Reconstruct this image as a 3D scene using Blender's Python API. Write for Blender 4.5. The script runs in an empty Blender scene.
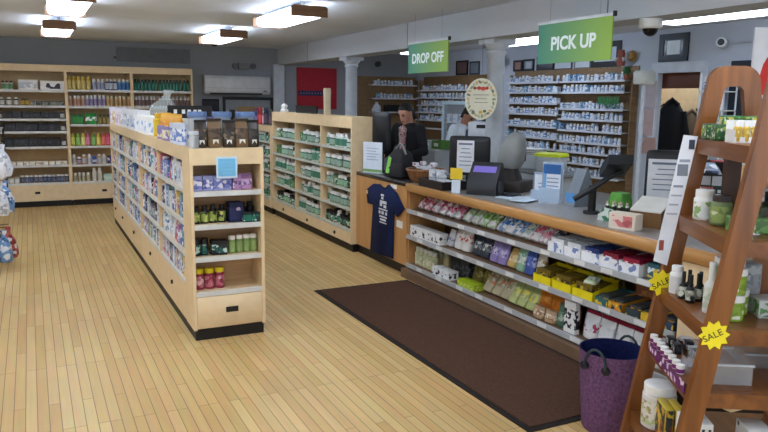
import bpy, bmesh, math, random
from mathutils import Vector, Matrix
random.seed(11)
COL = bpy.context.scene.collection
SC = bpy.context.scene
PI = math.pi

# ------------------------------------------------------------------ materials
def lin(c):
    return tuple((x / 12.92 if x <= .04045 else ((x + .055) / 1.055) ** 2.4) for x in [v / 255 for v in c]) + (1,)
MATS = {}
def base_mat(name):
    m = bpy.data.materials.new(name); m.use_nodes = True
    nt = m.node_tree; return m, nt, nt.nodes['Principled BSDF']
def M(rgb, rough=.55, metal=0., spec=.4, vary=.08, scale=9., bump=0., coat=0.):
    key = (rgb, rough, metal, spec, vary, scale, bump, coat)
    if key in MATS: return MATS[key]
    m, nt, b = base_mat('paint_%d_%d_%d' % rgb)
    b.inputs['Roughness'].default_value = rough; b.inputs['Metallic'].default_value = metal
    b.inputs['Specular IOR Level'].default_value = spec; b.inputs['Coat Weight'].default_value = coat
    c = lin(rgb)
    tc = nt.nodes.new('ShaderNodeTexCoord'); n = nt.nodes.new('ShaderNodeTexNoise'); n.inputs['Scale'].default_value = scale
    n.inputs['Detail'].default_value = 3
    r = nt.nodes.new('ShaderNodeValToRGB')
    r.color_ramp.elements[0].position = .3; r.color_ramp.elements[1].position = .7
    r.color_ramp.elements[0].color = tuple(v * (1 - vary) for v in c[:3]) + (1,)
    r.color_ramp.elements[1].color = tuple(min(1, v * (1 + vary)) for v in c[:3]) + (1,)
    nt.links.new(tc.outputs['Object'], n.inputs['Vector']); nt.links.new(n.outputs['Fac'], r.inputs['Fac'])
    nt.links.new(r.outputs['Color'], b.inputs['Base Color'])
    if bump:
        bp = nt.nodes.new('ShaderNodeBump'); bp.inputs['Strength'].default_value = bump; bp.inputs['Distance'].default_value = .01
        nt.links.new(n.outputs['Fac'], bp.inputs['Height']); nt.links.new(bp.outputs['Normal'], b.inputs['Normal'])
    MATS[key] = m; return m
def PRINT(c1, c2, c3=(240, 240, 240), scale=28., rough=.4, w=.5):
    """packaging print: irregular patches of three inks"""
    key = ('p', c1, c2, c3, scale, rough, w)
    if key in MATS: return MATS[key]
    m, nt, b = base_mat('print_%d_%d_%d' % c1)
    b.inputs['Roughness'].default_value = rough
    tc = nt.nodes.new('ShaderNodeTexCoord'); v = nt.nodes.new('ShaderNodeTexVoronoi'); v.inputs['Scale'].default_value = scale
    oi = nt.nodes.new('ShaderNodeObjectInfo'); ad = nt.nodes.new('ShaderNodeVectorMath'); ad.operation = 'ADD'
    r = nt.nodes.new('ShaderNodeValToRGB'); r.color_ramp.interpolation = 'CONSTANT'
    e = r.color_ramp.elements
    e[0].position = 0; e[0].color = lin(c1); e[1].position = w; e[1].color = lin(c2)
    x = e.new(w + (1 - w) * .55); x.color = lin(c3)
    sp = nt.nodes.new('ShaderNodeSeparateColor')
    nt.links.new(tc.outputs['Object'], ad.inputs[0]); nt.links.new(oi.outputs['Random'], ad.inputs[1])
    nt.links.new(ad.outputs[0], v.inputs['Vector']); nt.links.new(v.outputs['Color'], sp.inputs['Color'])
    nt.links.new(sp.outputs['Red'], r.inputs['Fac']); nt.links.new(r.outputs['Color'], b.inputs['Base Color'])
    MATS[key] = m; return m
def WOOD(rgb, dark, axis=2, rough=.4, scale=6., amt=.5):
    key = ('w', rgb, dark, axis, rough, scale, amt)
    if key in MATS: return MATS[key]
    m, nt, b = base_mat('wood_%d_%d_%d' % rgb)
    b.inputs['Roughness'].default_value = rough
    tc = nt.nodes.new('ShaderNodeTexCoord'); mp = nt.nodes.new('ShaderNodeMapping')
    s = [scale * 5, scale * 5, scale * 5]; s[axis] = scale * .35
    mp.inputs['Scale'].default_value = s
    n = nt.nodes.new('ShaderNodeTexNoise'); n.inputs['Scale'].default_value = 1; n.inputs['Detail'].default_value = 5; n.inputs['Distortion'].default_value = .6
    r = nt.nodes.new('ShaderNodeValToRGB'); r.color_ramp.elements[0].position = .5 - amt * .5; r.color_ramp.elements[1].position = .5 + amt * .5
    r.color_ramp.elements[0].color = lin(dark); r.color_ramp.elements[1].color = lin(rgb)
    nt.links.new(tc.outputs['Object'], mp.inputs['Vector']); nt.links.new(mp.outputs['Vector'], n.inputs['Vector'])
    nt.links.new(n.outputs['Fac'], r.inputs['Fac']); nt.links.new(r.outputs['Color'], b.inputs['Base Color'])
    MATS[key] = m; return m
def EMIT(rgb, s):
    key = ('e', rgb, s)
    if key in MATS: return MATS[key]
    m, nt, b = base_mat('glow_%d' % int(s * 10))
    b.inputs['Base Color'].default_value = lin(rgb); b.inputs['Emission Color'].default_value = lin(rgb); b.inputs['Emission Strength'].default_value = s
    MATS[key] = m; return m
def CLEAR(rgb=(235, 240, 245), alpha=.25, rough=.12):
    key = ('c', rgb, alpha, rough)
    if key in MATS: return MATS[key]
    m, nt, b = base_mat('clear_plastic')
    b.inputs['Base Color'].default_value = lin(rgb); b.inputs['Roughness'].default_value = rough
    t = nt.nodes.new('ShaderNodeBsdfTransparent'); mx = nt.nodes.new('ShaderNodeMixShader'); mx.inputs['Fac'].default_value = alpha
    out = nt.nodes['Material Output']
    nt.links.new(t.outputs[0], mx.inputs[1]); nt.links.new(b.outputs[0], mx.inputs[2]); nt.links.new(mx.outputs[0], out.inputs['Surface'])
    MATS[key] = m; return m
def GRAD(c1, c2, axis=1):
    m, nt, b = base_mat('printed_green_gradient'); b.inputs['Roughness'].default_value = .5
    tc = nt.nodes.new('ShaderNodeTexCoord'); s = nt.nodes.new('ShaderNodeSeparateXYZ'); r = nt.nodes.new('ShaderNodeValToRGB')
    r.color_ramp.elements[0].color = lin(c1); r.color_ramp.elements[1].color = lin(c2)
    nt.links.new(tc.outputs['Generated'], s.inputs[0]); nt.links.new(s.outputs[axis], r.inputs['Fac']); nt.links.new(r.outputs['Color'], b.inputs['Base Color'])
    return m
def FLOOR():
    m, nt, b = base_mat('maple_strip_floor')
    tc = nt.nodes.new('ShaderNodeTexCoord'); mp = nt.nodes.new('ShaderNodeMapping'); mp.inputs['Rotation'].default_value = (0, 0, PI / 2)
    br = nt.nodes.new('ShaderNodeTexBrick'); br.offset = .37; br.offset_frequency = 3
    br.inputs['Scale'].default_value = 1; br.inputs['Brick Width'].default_value = .95; br.inputs['Row Height'].default_value = .057
    br.inputs['Mortar Size'].default_value = .0022; br.inputs['Mortar Smooth'].default_value = .3; br.inputs['Bias'].default_value = 0
    br.inputs['Color1'].default_value = lin((246, 210, 144)); br.inputs['Color2'].default_value = lin((229, 186, 118)); br.inputs['Mortar'].default_value = lin((150, 112, 68))
    n = nt.nodes.new('ShaderNodeTexNoise'); n.inputs['Scale'].default_value = 1; n.inputs['Detail'].default_value = 5
    mp2 = nt.nodes.new('ShaderNodeMapping'); mp2.inputs['Scale'].default_value = (40, 2.2, 1)
    n2 = nt.nodes.new('ShaderNodeTexNoise'); n2.inputs['Scale'].default_value = 1.3; n2.inputs['Detail'].default_value = 3
    mx = nt.nodes.new('ShaderNodeMix'); mx.data_type = 'RGBA'; mx.blend_type = 'MULTIPLY'; mx.inputs['Factor'].default_value = .35
    mx2 = nt.nodes.new('ShaderNodeMix'); mx2.data_type = 'RGBA'; mx2.blend_type = 'MULTIPLY'; mx2.inputs['Factor'].default_value = .25
    L = nt.links.new
    L(tc.outputs['Object'], mp.inputs['Vector']); L(mp.outputs['Vector'], br.inputs['Vector'])
    L(tc.outputs['Object'], mp2.inputs['Vector']); L(mp2.outputs['Vector'], n.inputs['Vector']); L(tc.outputs['Object'], n2.inputs['Vector'])
    L(br.outputs['Color'], mx.inputs['A']); L(n.outputs['Color'], mx.inputs['B'])
    L(mx.outputs['Result'], mx2.inputs['A']); L(n2.outputs['Fac'], mx2.inputs['B'])
    L(mx2.outputs['Result'], b.inputs['Base Color'])
    b.inputs['Roughness'].default_value = .42; b.inputs['Specular IOR Level'].default_value = .4
    bp = nt.nodes.new('ShaderNodeBump'); bp.inputs['Strength'].default_value = .15; bp.inputs['Distance'].default_value = .002; bp.invert = True
    L(br.outputs['Fac'], bp.inputs['Height']); L(bp.outputs['Normal'], b.inputs['Normal'])
    return m

# ------------------------------------------------------------------ mesh builder
class MB:
    def __init__(s): s.v = []; s.f = []; s.m = []; s.s = []
    def add(s, vs, fs, mi=0, smooth=False):
        o = len(s.v); s.v += [tuple(v) for v in vs]
        for f in fs: s.f.append([i + o for i in f]); s.m.append(mi); s.s.append(smooth)
        return s
    def box(s, x0, x1, y0, y1, z0, z1, mi=0):
        return s.add([(x0, y0, z0), (x1, y0, z0), (x1, y1, z0), (x0, y1, z0), (x0, y0, z1), (x1, y0, z1), (x1, y1, z1), (x0, y1, z1)],
                     [(3, 2, 1, 0), (4, 5, 6, 7), (0, 1, 5, 4), (1, 2, 6, 5), (2, 3, 7, 6), (3, 0, 4, 7)], mi)
    def loft(s, rings, mats=None, cap=True, smooth=True, mi=0):
        """rings: lists of equal point counts"""
        n = len(rings[0]); o = len(s.v)
        for r in rings: s.v += [tuple(p) for p in r]
        for k in range(len(rings) - 1):
            mm = mats[k] if mats else mi
            for i in range(n):
                j = (i + 1) % n
                s.f.append([o + k * n + i, o + k * n + j, o + (k + 1) * n + j, o + (k + 1) * n + i]); s.m.append(mm); s.s.append(smooth)
        if cap:
            s.f.append([o + i for i in range(n)][::-1]); s.m.append(mats[0] if mats else mi); s.s.append(False)
            e = o + (len(rings) - 1) * n
            s.f.append([e + i for i in range(n)]); s.m.append(mats[-1] if mats else mi); s.s.append(False)
        return s
    def lathe(s, prof, mats=None, seg=12, c=(0, 0, 0), mi=0, cap=True):
        return s.loft([[(c[0] + r * math.cos(2 * PI * i / seg), c[1] + r * math.sin(2 * PI * i / seg), c[2] + z) for i in range(seg)] for r, z in prof], mats, cap, True, mi)
    def sup(s, rings, mats=None, seg=16, p=4., mi=0, cap=True):
        """rings of (z, halfw, halfd[, x, y]): superellipse sections"""
        out = []
        for g in rings:
            z, w, d = g[:3]; cx, cy = (g[3], g[4]) if len(g) > 3 else (0, 0)
            r = []
            for i in range(seg):
                a = 2 * PI * (i + .5) / seg; ca, sa = math.cos(a), math.sin(a)
                r.append((cx + w * math.copysign(abs(ca) ** (2 / p), ca), cy + d * math.copysign(abs(sa) ** (2 / p), sa), z))
            out.append(r)
        return s.loft(out, mats, cap, True, mi)
    def tube(s, pts, r, seg=8, mi=0):
        pts = [Vector(p) for p in pts]; rings = []
        up = Vector((0, 0, 1))
        for i, p in enumerate(pts):
            t = (pts[min(i + 1, len(pts) - 1)] - pts[max(i - 1, 0)]).normalized()
            a = t.cross(up)
            if a.length < 1e-3: a = t.cross(Vector((0, 1, 0)))
            a.normalize(); b = a.cross(t)
            rr = r[i] if isinstance(r, (list, tuple)) else r
            rings.append([p + a * rr * math.cos(2 * PI * k / seg) + b * rr * math.sin(2 * PI * k / seg) for k in range(seg)])
        return s.loft(rings, None, True, True, mi)
    def prism(s, poly, fn, mi=0):
        """poly 2d points; fn(a,b,side)->xyz for side 0/1"""
        n = len(poly); o = len(s.v)
        s.v += [tuple(fn(a, b, 0)) for a, b in poly] + [tuple(fn(a, b, 1)) for a, b in poly]
        s.f += [[o + i for i in range(n)][::-1], [o + n + i for i in range(n)]]; s.m += [mi, mi]; s.s += [False, False]
        for i in range(n):
            j = (i + 1) % n
            s.f.append([o + i, o + j, o + n + j, o + n + i]); s.m.append(mi); s.s.append(False)
        return s
    def mesh(s, name, mats, bevel=0., fix=True):
        me = bpy.data.meshes.new(name); me.from_pydata(s.v, [], s.f)
        for m in (mats if isinstance(mats, (list, tuple)) else [mats]): me.materials.append(m)
        me.polygons.foreach_set('material_index', s.m); me.polygons.foreach_set('use_smooth', s.s)
        if fix or bevel:
            bm = bmesh.new(); bm.from_mesh(me)
            if bevel: bmesh.ops.bevel(bm, geom=bm.edges[:], offset=bevel, segments=1, affect='EDGES', clamp_overlap=True)
            bmesh.ops.recalc_face_normals(bm, faces=bm.faces[:]); bm.to_mesh(me); bm.free()
        me.set_sharp_from_angle(angle=math.radians(50))
        return me
def link(name, me, parent=None, loc=None, rz=0., rot=None):
    o = bpy.data.objects.new(name, me); COL.objects.link(o)
    if parent: o.parent = parent
    if loc: o.location = loc
    if rot: o.rotation_euler = rot
    elif rz: o.rotation_euler = (0, 0, rz)
    return o
def obj(name, mb, mats, parent=None, loc=None, rz=0., bevel=0., rot=None):
    return link(name, mb.mesh(name, mats, bevel), parent, loc, rz, rot)
def bx(name, x0, x1, y0, y1, z0, z1, mats, parent=None, bevel=0.):
    return obj(name, MB().box(x0, x1, y0, y1, z0, z1), mats, parent, bevel=bevel)
def empty(name, loc=(0, 0, 0), rz=0.):
    o = bpy.data.objects.new(name, None); COL.objects.link(o); o.location = loc; o.rotation_euler = (0, 0, rz); o.empty_display_size = .05; return o
def tag(o, label, cat, group=None):
    o['label'] = label; o['category'] = cat
    if group: o['group'] = group
    return o
def struct(o): o['kind'] = 'structure'; return o
KIDS = {}
def copy_tree(o, parent=None):
    c = o.copy(); COL.objects.link(c)
    if parent: c.parent = parent
    for ch in list(o.children): copy_tree(ch, c)
    return c
REG = []
def reg(o, desc, where, cat): REG.append((o, desc, where, cat)); return o
ORD = 'first second third fourth fifth sixth seventh eighth ninth tenth eleventh twelfth'.split()
CAMX, CAMY = 0., 0.
def finish_labels():
    bpy.context.view_layer.update()
    by = {}
    for r in REG: by.setdefault((r[1], r[2]), []).append(r)
    for (desc, where), rs in by.items():
        rs.sort(key=lambda r: math.atan2(r[0].matrix_world.translation.x - CAMX, r[0].matrix_world.translation.y - CAMY))
        n = len(rs)
        for i, (o, d, w, cat) in enumerate(rs):
            if n == 1: lab = f'{desc} {where}'
            elif n == 2: lab = f'{("left", "right")[i]}-hand {desc} of two {where}'
            elif n <= 12: lab = f'{ORD[i]} {desc} from the left {where}'
            else: lab = f'{desc} in long row {where}'
            o['label'] = lab; o['category'] = cat
            if n > 1: o['group'] = f'{desc} items {where}'
            if len(lab.split()) > 16: print('LONG', len(lab.split()), lab)
class Proto:
    """first use moves the prototype itself, later uses copy it with its parts"""
    def __init__(s, o): s.o = o; s.used = False
    def at(s, loc, rz=0., rx=0., ry=0., sc=None):
        o = copy_tree(s.o) if s.used else s.o; s.used = True
        o.location = loc; o.rotation_euler = (rx, ry, rz)
        if sc: o.scale = sc
        return o
PROTOS = {}
def proto(key, make):
    if key not in PROTOS: PROTOS[key] = Proto(make())
    return PROTOS[key]

# ------------------------------------------------------------------ palette
WHITE = M((236, 236, 234), .5); OFFW = M((222, 220, 212), .6); BLACK = M((22, 22, 25), .45); DGREY = M((58, 60, 64), .5)
GREY = M((140, 143, 148), .5); STEEL = M((170, 172, 176), .35, .7); NAVY = M((20, 30, 70), .6)
LAM = M((232, 206, 164), .42, 0, .4, .05, 14.)                # beige maple laminate of the shop fittings
LAMS = M((214, 184, 138), .5, 0, .4, .05, 14.)
STRIP = M((214, 214, 210), .4)
KICK = M((18, 16, 16), .5)
SLAT = WOOD((150, 118, 80), (116, 88, 56), 1, .5, 5.)
OAK = WOOD((204, 154, 94), (172, 120, 64), 1, .3, 5.)
OAKP = WOOD((204, 156, 100), (182, 130, 76), 2, .35, 3.)
WALN = WOOD((150, 92, 42), (100, 56, 20), 2, .32, 4.)
WALNH = WOOD((140, 86, 42), (92, 52, 22), 1, .32, 4.)

# ------------------------------------------------------------------ room
CEIL = 2.55; YB = 12.5; XR = 6.82; XL = -3.2; YF = -2.6
struct(bx('floor', XL - .1, 9.2, YF - .1, YB + .1, -.1, 0, FLOOR()))
CEILM = M((214, 220, 230), .8, 0, .2, .03, 2.)
struct(bx('ceiling', XL - .1, 9.2, YF - .1, YB + .1, CEIL, CEIL + .1, CEILM))
BACKW = M((150, 154, 160), .75, 0, .2, .03, 3.)
PHARW = M((190, 196, 206), .75, 0, .2, .03, 3.)
struct(bx('wall_back', XL - .1, 9.2, YB, YB + .1, 0, CEIL, BACKW))
struct(bx('wall_left', XL - .1, XL, YF, YB, 0, CEIL, OFFW))
w = MB()  # right wall with the doorway cut out
DY0, DY1, DZ = 5.82, 6.43, 2.04
w.box(XR, XR + .05, YF, DY0, 0, CEIL).box(XR, XR + .05, DY1, YB, 0, CEIL).box(XR, XR + .05, DY0, DY1, DZ, CEIL)
struct(obj('wall_right', w, PHARW))
w = MB()
WX = [(-2.6, -.4), (.2, 2.4), (3.0, 5.2)]
xs = [XL] + [a for p in WX for a in p] + [9.2]
for i in range(0, len(xs), 2): w.box(xs[i], xs[i + 1], YF - .12, YF, 0, CEIL)
for a, b in WX: w.box(a, b, YF - .12, YF, 0, .55).box(a, b, YF - .12, YF, 2.3, CEIL)
struct(obj('wall_front', w, OFFW))
for i, (a, b) in enumerate(WX):
    wi = struct(bx('window_%d' % (i + 1), a, b, YF - .07, YF - .06, .55, 2.3, CLEAR(alpha=.06)))
    f = MB(); f.box(a, a + .05, YF - .1, YF - .02, .55, 2.3).box(b - .05, b, YF - .1, YF - .02, .55, 2.3).box(a, b, YF - .1, YF - .02, .55, .6).box(a, b, YF - .1, YF - .02, 2.25, 2.3)
    f.box((a + b) / 2 - .025, (a + b) / 2 + .025, YF - .1, YF - .02, .55, 2.3)
    obj('window_frame', f, WHITE, wi)
# room seen through the doorway
BEI = M((214, 184, 140), .7)
w = MB().box(8.6, 8.7, 4.4, 8.2, 0, CEIL).box(XR + .05, 8.6, 4.3, 4.4, 0, CEIL).box(XR + .05, 8.6, 8.2, 8.3, 0, CEIL)
struct(obj('wall_stockroom', w, BEI))
# doorway trim
TRIMW = M((200, 206, 214), .5)
t = MB().box(XR - .03, XR - .001, DY0 - .1, DY0 - .001, 0, DZ + .12).box(XR - .03, XR - .001, DY1 + .001, DY1 + .1, 0, DZ + .12).box(XR - .03, XR - .001, DY0 - .001, DY1 + .001, DZ + .001, DZ + .12)
struct(obj('trim_1', t, TRIMW))
struct(bx('trim_2', XR + .06, XR + .12, DY0 - .2, DY1 + .2, 1.86, 2.06, M((92, 48, 26), .5)))
# beam over the counter and its columns
BEAMM = M((186, 190, 196), .7, 0, .2, .03, 2.)
bmx = lambda y: 3.95 + (y - 9.0) * .014
b = MB().prism([(bmx(YF), YF), (bmx(YF) + .3, YF), (bmx(YB) + .3, YB), (bmx(YB), YB)], lambda a, b, k: (a, b, 2.27 + (CEIL - 2.27) * k))
struct(obj('beam', b, BEAMM))
def column(y, nm='column'):
    c = MB(); c.lathe([(.11, 0), (.11, .12), (.088, .14), (.082, 2.12), (.098, 2.135), (.098, 2.16), (.086, 2.17), (.125, 2.215), (.125, 2.22)], seg=20, c=(4.1, y, 0))
    c.box(3.97, 4.23, y - .13, y + .13, 2.218, 2.272)
    struct(obj(nm, c, M((196, 202, 210), .55)))
column(9.45); column(5.92)
for y in (7.45, 10.9, 4.2): struct(bx('trim_5', bmx(y) - .005, bmx(y) + .001, y - .004, y + .004, 2.27, CEIL, M((120, 124, 130))))
struct(bx('trim_3', 3.9, 4.1, YB - .06, YB, 0, 2.28, TRIMW))
struct(bx('trim_4', 1.3, 2.47, YB - .03, YB, 2.24, 2.47, M((120, 124, 130), .7)))
for nm, x0, x1, y0, y1 in (('baseboard_back', XL, 3.0, YB - .015, YB), ('baseboard_right', XR - .015, XR, YF, DY0 - .1)):
    struct(bx(nm, x0, x1, y0, y1, 0, .1, KICK))
# ------------------------------------------------------------------ lights
GLOW = EMIT((228, 239, 255), 12.0); GLOWC = EMIT((216, 232, 255), 11.0); GLOWS = EMIT((226, 238, 255), 4.0)
def fixture():
    r = empty('ceiling_light')
    g = MB().sup([(-.135, .145, .585), (-.115, .16, .6), (-.06, .16, .6)], p=8); obj('diffuser', g, GLOW, r)
    bx('housing', -.12, .12, -.58, .58, -.061, -.045, WHITE, r)
    for s in (-1, 1): obj('stem', MB().lathe([(.02, -.046), (.02, 0)], seg=10, c=(0, s * .45, 0)), WHITE, r)
    for s in (-1, 1):
        e = MB().prism([(-.172, -.142), (.172, -.142), (.172, -.06), (.15, -.045), (-.15, -.045), (-.172, -.06)], lambda a, b, k: (a, s * (.6 + .02 * k), b))
        obj('end_cap', e, WOOD((136, 98, 66), (106, 74, 48), 0, .5), r)
    return r
fp = Proto(fixture())
FL = [(.35, 6.86), (.35, 9.53), (2.3, 6.86), (2.3, 9.53), (.35, 4.2), (2.3, 4.2), (.35, 1.5), (2.3, 1.5), (.35, -1.2), (2.3, -1.2), (-1.7, 6.86), (-1.7, 4.2), (-1.7, 1.5), (-1.7, 9.53)]
FLAB = {(.35, 6.86): 'wood-capped wraparound ceiling light over the open floor left of the gondola', (.35, 9.53): 'wood-capped wraparound ceiling light nearest the left and middle bays of the back wall',
        (2.3, 6.86): 'wood-capped wraparound ceiling light above the aisle beside the long gondola, larger in view', (2.3, 9.53): 'wood-capped wraparound ceiling light further down the aisle, above the black dome camera'}
for p in FL:
    o = fp.at((p[0], p[1], CEIL)); tag(o, FLAB.get(p, 'wood-capped wraparound ceiling light behind the viewer, out of the photo'), 'light', 'wood-capped ceiling lights over the shop')
def strip():
    r = empty('strip_light'); g = MB().sup([(-.09, .1, .6), (-.07, .115, .61), (-.02, .115, .61)], p=8); obj('diffuser', g, GLOWC, r)
    bx('housing', -.1, .1, -.6, .6, -.021, 0, WHITE, r)
    for s in (-1, 1): obj('stem', MB().lathe([(.012, 0), (.012, .05)], seg=8, c=(0, s * .4, 0)), WHITE, r)
    return r
sp_ = Proto(strip())
for x, y, rz, l in ((5.75, 7.6, 0, 'white strip light on the ceiling behind the PICK UP sign'), (5.45, 4.35, 0, 'long bright strip light above the doorway wall at top right'), (5.5, 9.9, 0, 'white strip light on the ceiling behind the DROP OFF sign'),
                    (7.8, 6.2, 0, 'strip light inside the stockroom nearer the doorway'), (8.1, 7.5, 0, 'unseen strip light added to brighten the stockroom beyond the coats')):  # last strip is unseen, added to brighten the room behind the doorway
    o = sp_.at((x, y, CEIL - .05), rz); tag(o, l, 'light', 'white strip lights over the dispensary')
    if x == 5.45: o.location = (5.5, 4.5, CEIL - .03); o.scale = (1.75, 1.15, 1)

# ------------------------------------------------------------------ small product makers (each a single countable thing)
def bottle_mesh(r, h, body, cap, label, caph=.2, seg=12, shoulder=.1, capr=.72):
    hb = h * (1 - caph); cr = r * capr
    m = MB()
    m.lathe([(r * .93, 0), (r, h * .02), (r, h * .1), (r * 1.015, h * .1), (r * 1.015, hb * .82), (r, hb * .82), (r, hb * (1 - shoulder)), (cr * .9, hb), (cr, hb), (cr, h * .985), (cr * .9, h)],
            [0, 0, 0, 2, 2, 0, 0, 0, 1, 1], seg)
    return m.mesh('bottle', [body, cap, label])
def jar_mesh(r, h, body, cap, label, seg=14): return bottle_mesh(r, h, body, cap, label, .22, seg, .06, .95)
def box_mesh(w, d, h, body, panel, frac=(.15, .75)):
    """carton: w along x, d along y, front is -y"""
    m = MB(); z0, z1 = h * frac[0], h * frac[1]
    x, y = w / 2, d / 2
    zs = [0, z0, z1, h]
    m.loft([[(-x, -y, z), (x, -y, z), (x, y, z), (-x, y, z)] for z in zs], [0, 1, 0], True, False)
    return m.mesh('carton', [body, panel])
def pouch_mesh(w, d, h, body, top, label, hi=False, seg=14):
    """stand-up pouch: fat at the bottom, flat crimped seal on top"""
    m = MB()
    m.sup([(0, w * .46, d * .38), (h * .06, w * .5, d * .5), (h * .3, w * .5, d * .46), (h * .3, w * .5, d * .46), (h * .66, w * .5, d * .3), (h * .66, w * .5, d * .3), (h * .86, w * .5, d * .1), (h * .88, w * .5, .004), (h, w * .5, .003)],
          [0, 0, 2, 2, 2, 1, 1, 1] if hi else [0, 0, 2, 2, 2, 0, 0, 1], seg, 3.2)
    return m.mesh('pouch', [body, top, label])
def tray_mesh(w, d, hf, hb, body, front):
    """open display tray with low front"""
    m = MB(); x, y, t = w / 2, d / 2, .004
    m.box(-x, x, -y, y, 0, t, 0); m.box(-x, x, -y, -y + t, t, hf, 1); m.box(-x, x, y - t, y, t, hb, 0)
    for s in (-1, 1):
        a, c = (s * x, s * (x - t)); lo, hi = min(a, c), max(a, c)
        m.prism([(-y + t, t), (y - t, t), (y - t, hb), (-y + t, hf)], lambda p, q, k: ((lo, hi)[k], p, q), 0)
    return m.mesh('tray', [body, front])
def a_depth(k): return k[1] if len(k) > 1 else .05
def put(kind, key, make, name, loc, rz, desc, where, cat, rx=0., sc=None):
    p = proto((kind, key, name), lambda: link(name, make()))
    dpt = a_depth(key); o = p.at((loc[0], loc[1], loc[2] + .0012 + .5 * dpt * abs(math.sin(rx))), rz, rx, 0, sc); return reg(o, desc, where, cat)
WEST = -PI / 2   # items facing the shop floor from the counter side (front towards -x)

# ------------------------------------------------------------------ shelving against the back wall
def wall_unit(x0, x1, shelves, nm_l, knob=True):
    r = empty('wall_shelving', ((x0 + x1) / 2, 12.27, 0)); W = (x1 - x0) / 2; yf, yb = -.22, .22
    for s in (-1, 1): bx('side_panel', *sorted((s * W, s * (W - .022))), yf, yb, .08, 2.14, LAM, r)
    bx('back_panel', -W + .022, W - .022, yb - .015, yb, .08, 2.14, LAMS, r)
    bx('header', -W + .022, W - .022, yf - .004, yf + .02, 2.04, 2.14, LAM, r)
    bx('top_panel', -W + .022, W - .022, yf, yb - .015, 2.12, 2.14, LAM, r)
    bx('kick', -W + .01, W - .01, yf + .02, yb, 0, .08, KICK, r)
    for z in shelves:
        s = bx('shelf', -W + .022, W - .022, yf + .01, yb - .015, z - .022, z, LAM, r)
        bx('price_strip', -W + .022, W - .022, yf + .002, yf + .01, z - .03, z + .004, STRIP, s)
    d = bx('drawer', -W + .024, W - .024, yf - .004, yf + .03, .09, shelves[-1] - .03, LAM, r)
    bx('handle', -.035, .035, yf - .012, yf - .004, .2, .235, BLACK, d)
    return tag(r, nm_l, 'shelving', 'beige shelving units along the back wall')
B1 = [1.76, 1.53, 1.335, 1.145, .915, .635, .365]; B2 = [1.775, 1.525, 1.25, .915, .63, .365]
wall_unit(-.44, .515, B1, 'left bay of the back wall shelving, with black goods on its middle shelves')
wall_unit(.515, 1.465, B2, 'middle bay of the back wall shelving, with rows of coloured tubes and bottles')
wall_unit(1.465, 2.41, B2, 'right bay of the back wall shelving, beside the air conditioner, mostly behind the gondola')
wall_unit(-1.4, -.44, B1, 'back wall shelving bay just outside the left edge of the photo')
YW = 12.16
def brow(xs, z, kind, args, desc, where, cat, y=YW, rz=0, jit=.006):
    for x in xs:
        put(kind, args, MAKE[kind](*args), {'b': 'toiletry_bottle'}.get(kind, NAME[kind]), (x + random.uniform(-jit, jit), y + random.uniform(-.01, .01), z), rz + random.uniform(-.08, .08), desc, where, cat)
MAKE = {'b': lambda *a: (lambda: bottle_mesh(*a)), 'j': lambda *a: (lambda: jar_mesh(*a)), 'c': lambda *a: (lambda: box_mesh(*a)), 'p': lambda *a: (lambda: pouch_mesh(*a)), 't': lambda *a: (lambda: tray_mesh(*a))}
NAME = {'b': 'bottle', 'j': 'jar', 'c': 'carton', 'p': 'pouch', 't': 'display_tray'}
def frange(a, b, n): return [a + (b - a) * (i + .5) / n for i in range(n)]
def C(r, g, b): return M((r, g, b), .4)
LW = 'on left wall bay, {} shelf'; MW = 'on middle wall bay, {} shelf'; RW = 'on right wall bay, {} shelf'
# left bay
brow([-.33, -.28, -.22], 1.76, 'b', (.026, .13, C(225, 225, 215), C(90, 40, 40), C(120, 160, 120)), 'small white bottle', LW.format('top'), 'bottle')
brow([0.0], 1.76, 'c', (.26, .2, .15, WHITE, PRINT((190, 196, 205), (226, 228, 230))), 'white carton with grey print', LW.format('top'), 'box')
brow([.33], 1.76, 'c', (.33, .2, .14, WHITE, PRINT((40, 40, 55), (236, 230, 232), scale=16, w=.3)), 'white carton with dark patches', LW.format('top'), 'box')
brow([-.36, -.27, -.17], 1.53, 'b', (.036, .12, BLACK, WHITE, C(210, 210, 205)), 'dark bottle with white label', LW.format('second'), 'bottle')
brow([-.08, -.03], 1.53, 'c', (.05, .06, .1, C(40, 36, 20), C(190, 150, 40)), 'black and yellow carton', LW.format('second'), 'box')
brow(frange(.02, .48, 7), 1.53, 'c', (.058, .1, .07, C(70, 72, 70), PRINT((130, 130, 120), (50, 50, 52), (190, 185, 160))), 'low grey carton', LW.format('second'), 'box')
for z, nm, n, h in ((1.335, 'third', 6, .1), (1.145, 'fourth', 5, .12), (.915, 'fifth', 7, .13)):
    brow([-.4], z, 'c', (.05, .06, .09, C(60, 60, 64), C(215, 215, 215)), 'white-labelled black carton at the left end', LW.format(nm), 'box')
    brow(frange(-.36, .4, n), z, 'c', (.72 / n, .16, h, BLACK, PRINT((26, 26, 32), (36, 38, 48), (52, 54, 70))), 'black carton', LW.format(nm), 'box', jit=.002)
    brow([.45], z, 'c', (.06, .06, .1, C(60, 60, 64), C(205, 205, 205)), 'white-labelled black carton at the right end', LW.format(nm), 'box')
brow(frange(-.4, .48, 10), .635, 'c', (.075, .12, .055, C(225, 218, 200), PRINT((235, 230, 215), (190, 180, 160))), 'low cream packet', LW.format('sixth'), 'packet')
brow(frange(-.41, -.2, 3), .365, 'c', (.06, .08, .08, C(200, 200, 195), C(225, 225, 220)), 'small white carton', LW.format('lowest'), 'box')
brow(frange(-.19, .49, 11), .365, 'j', (.029, .11, C(40, 46, 80), WHITE, C(110, 116, 140)), 'dark blue jar with white lid', LW.format('lowest'), 'jar')
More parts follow.
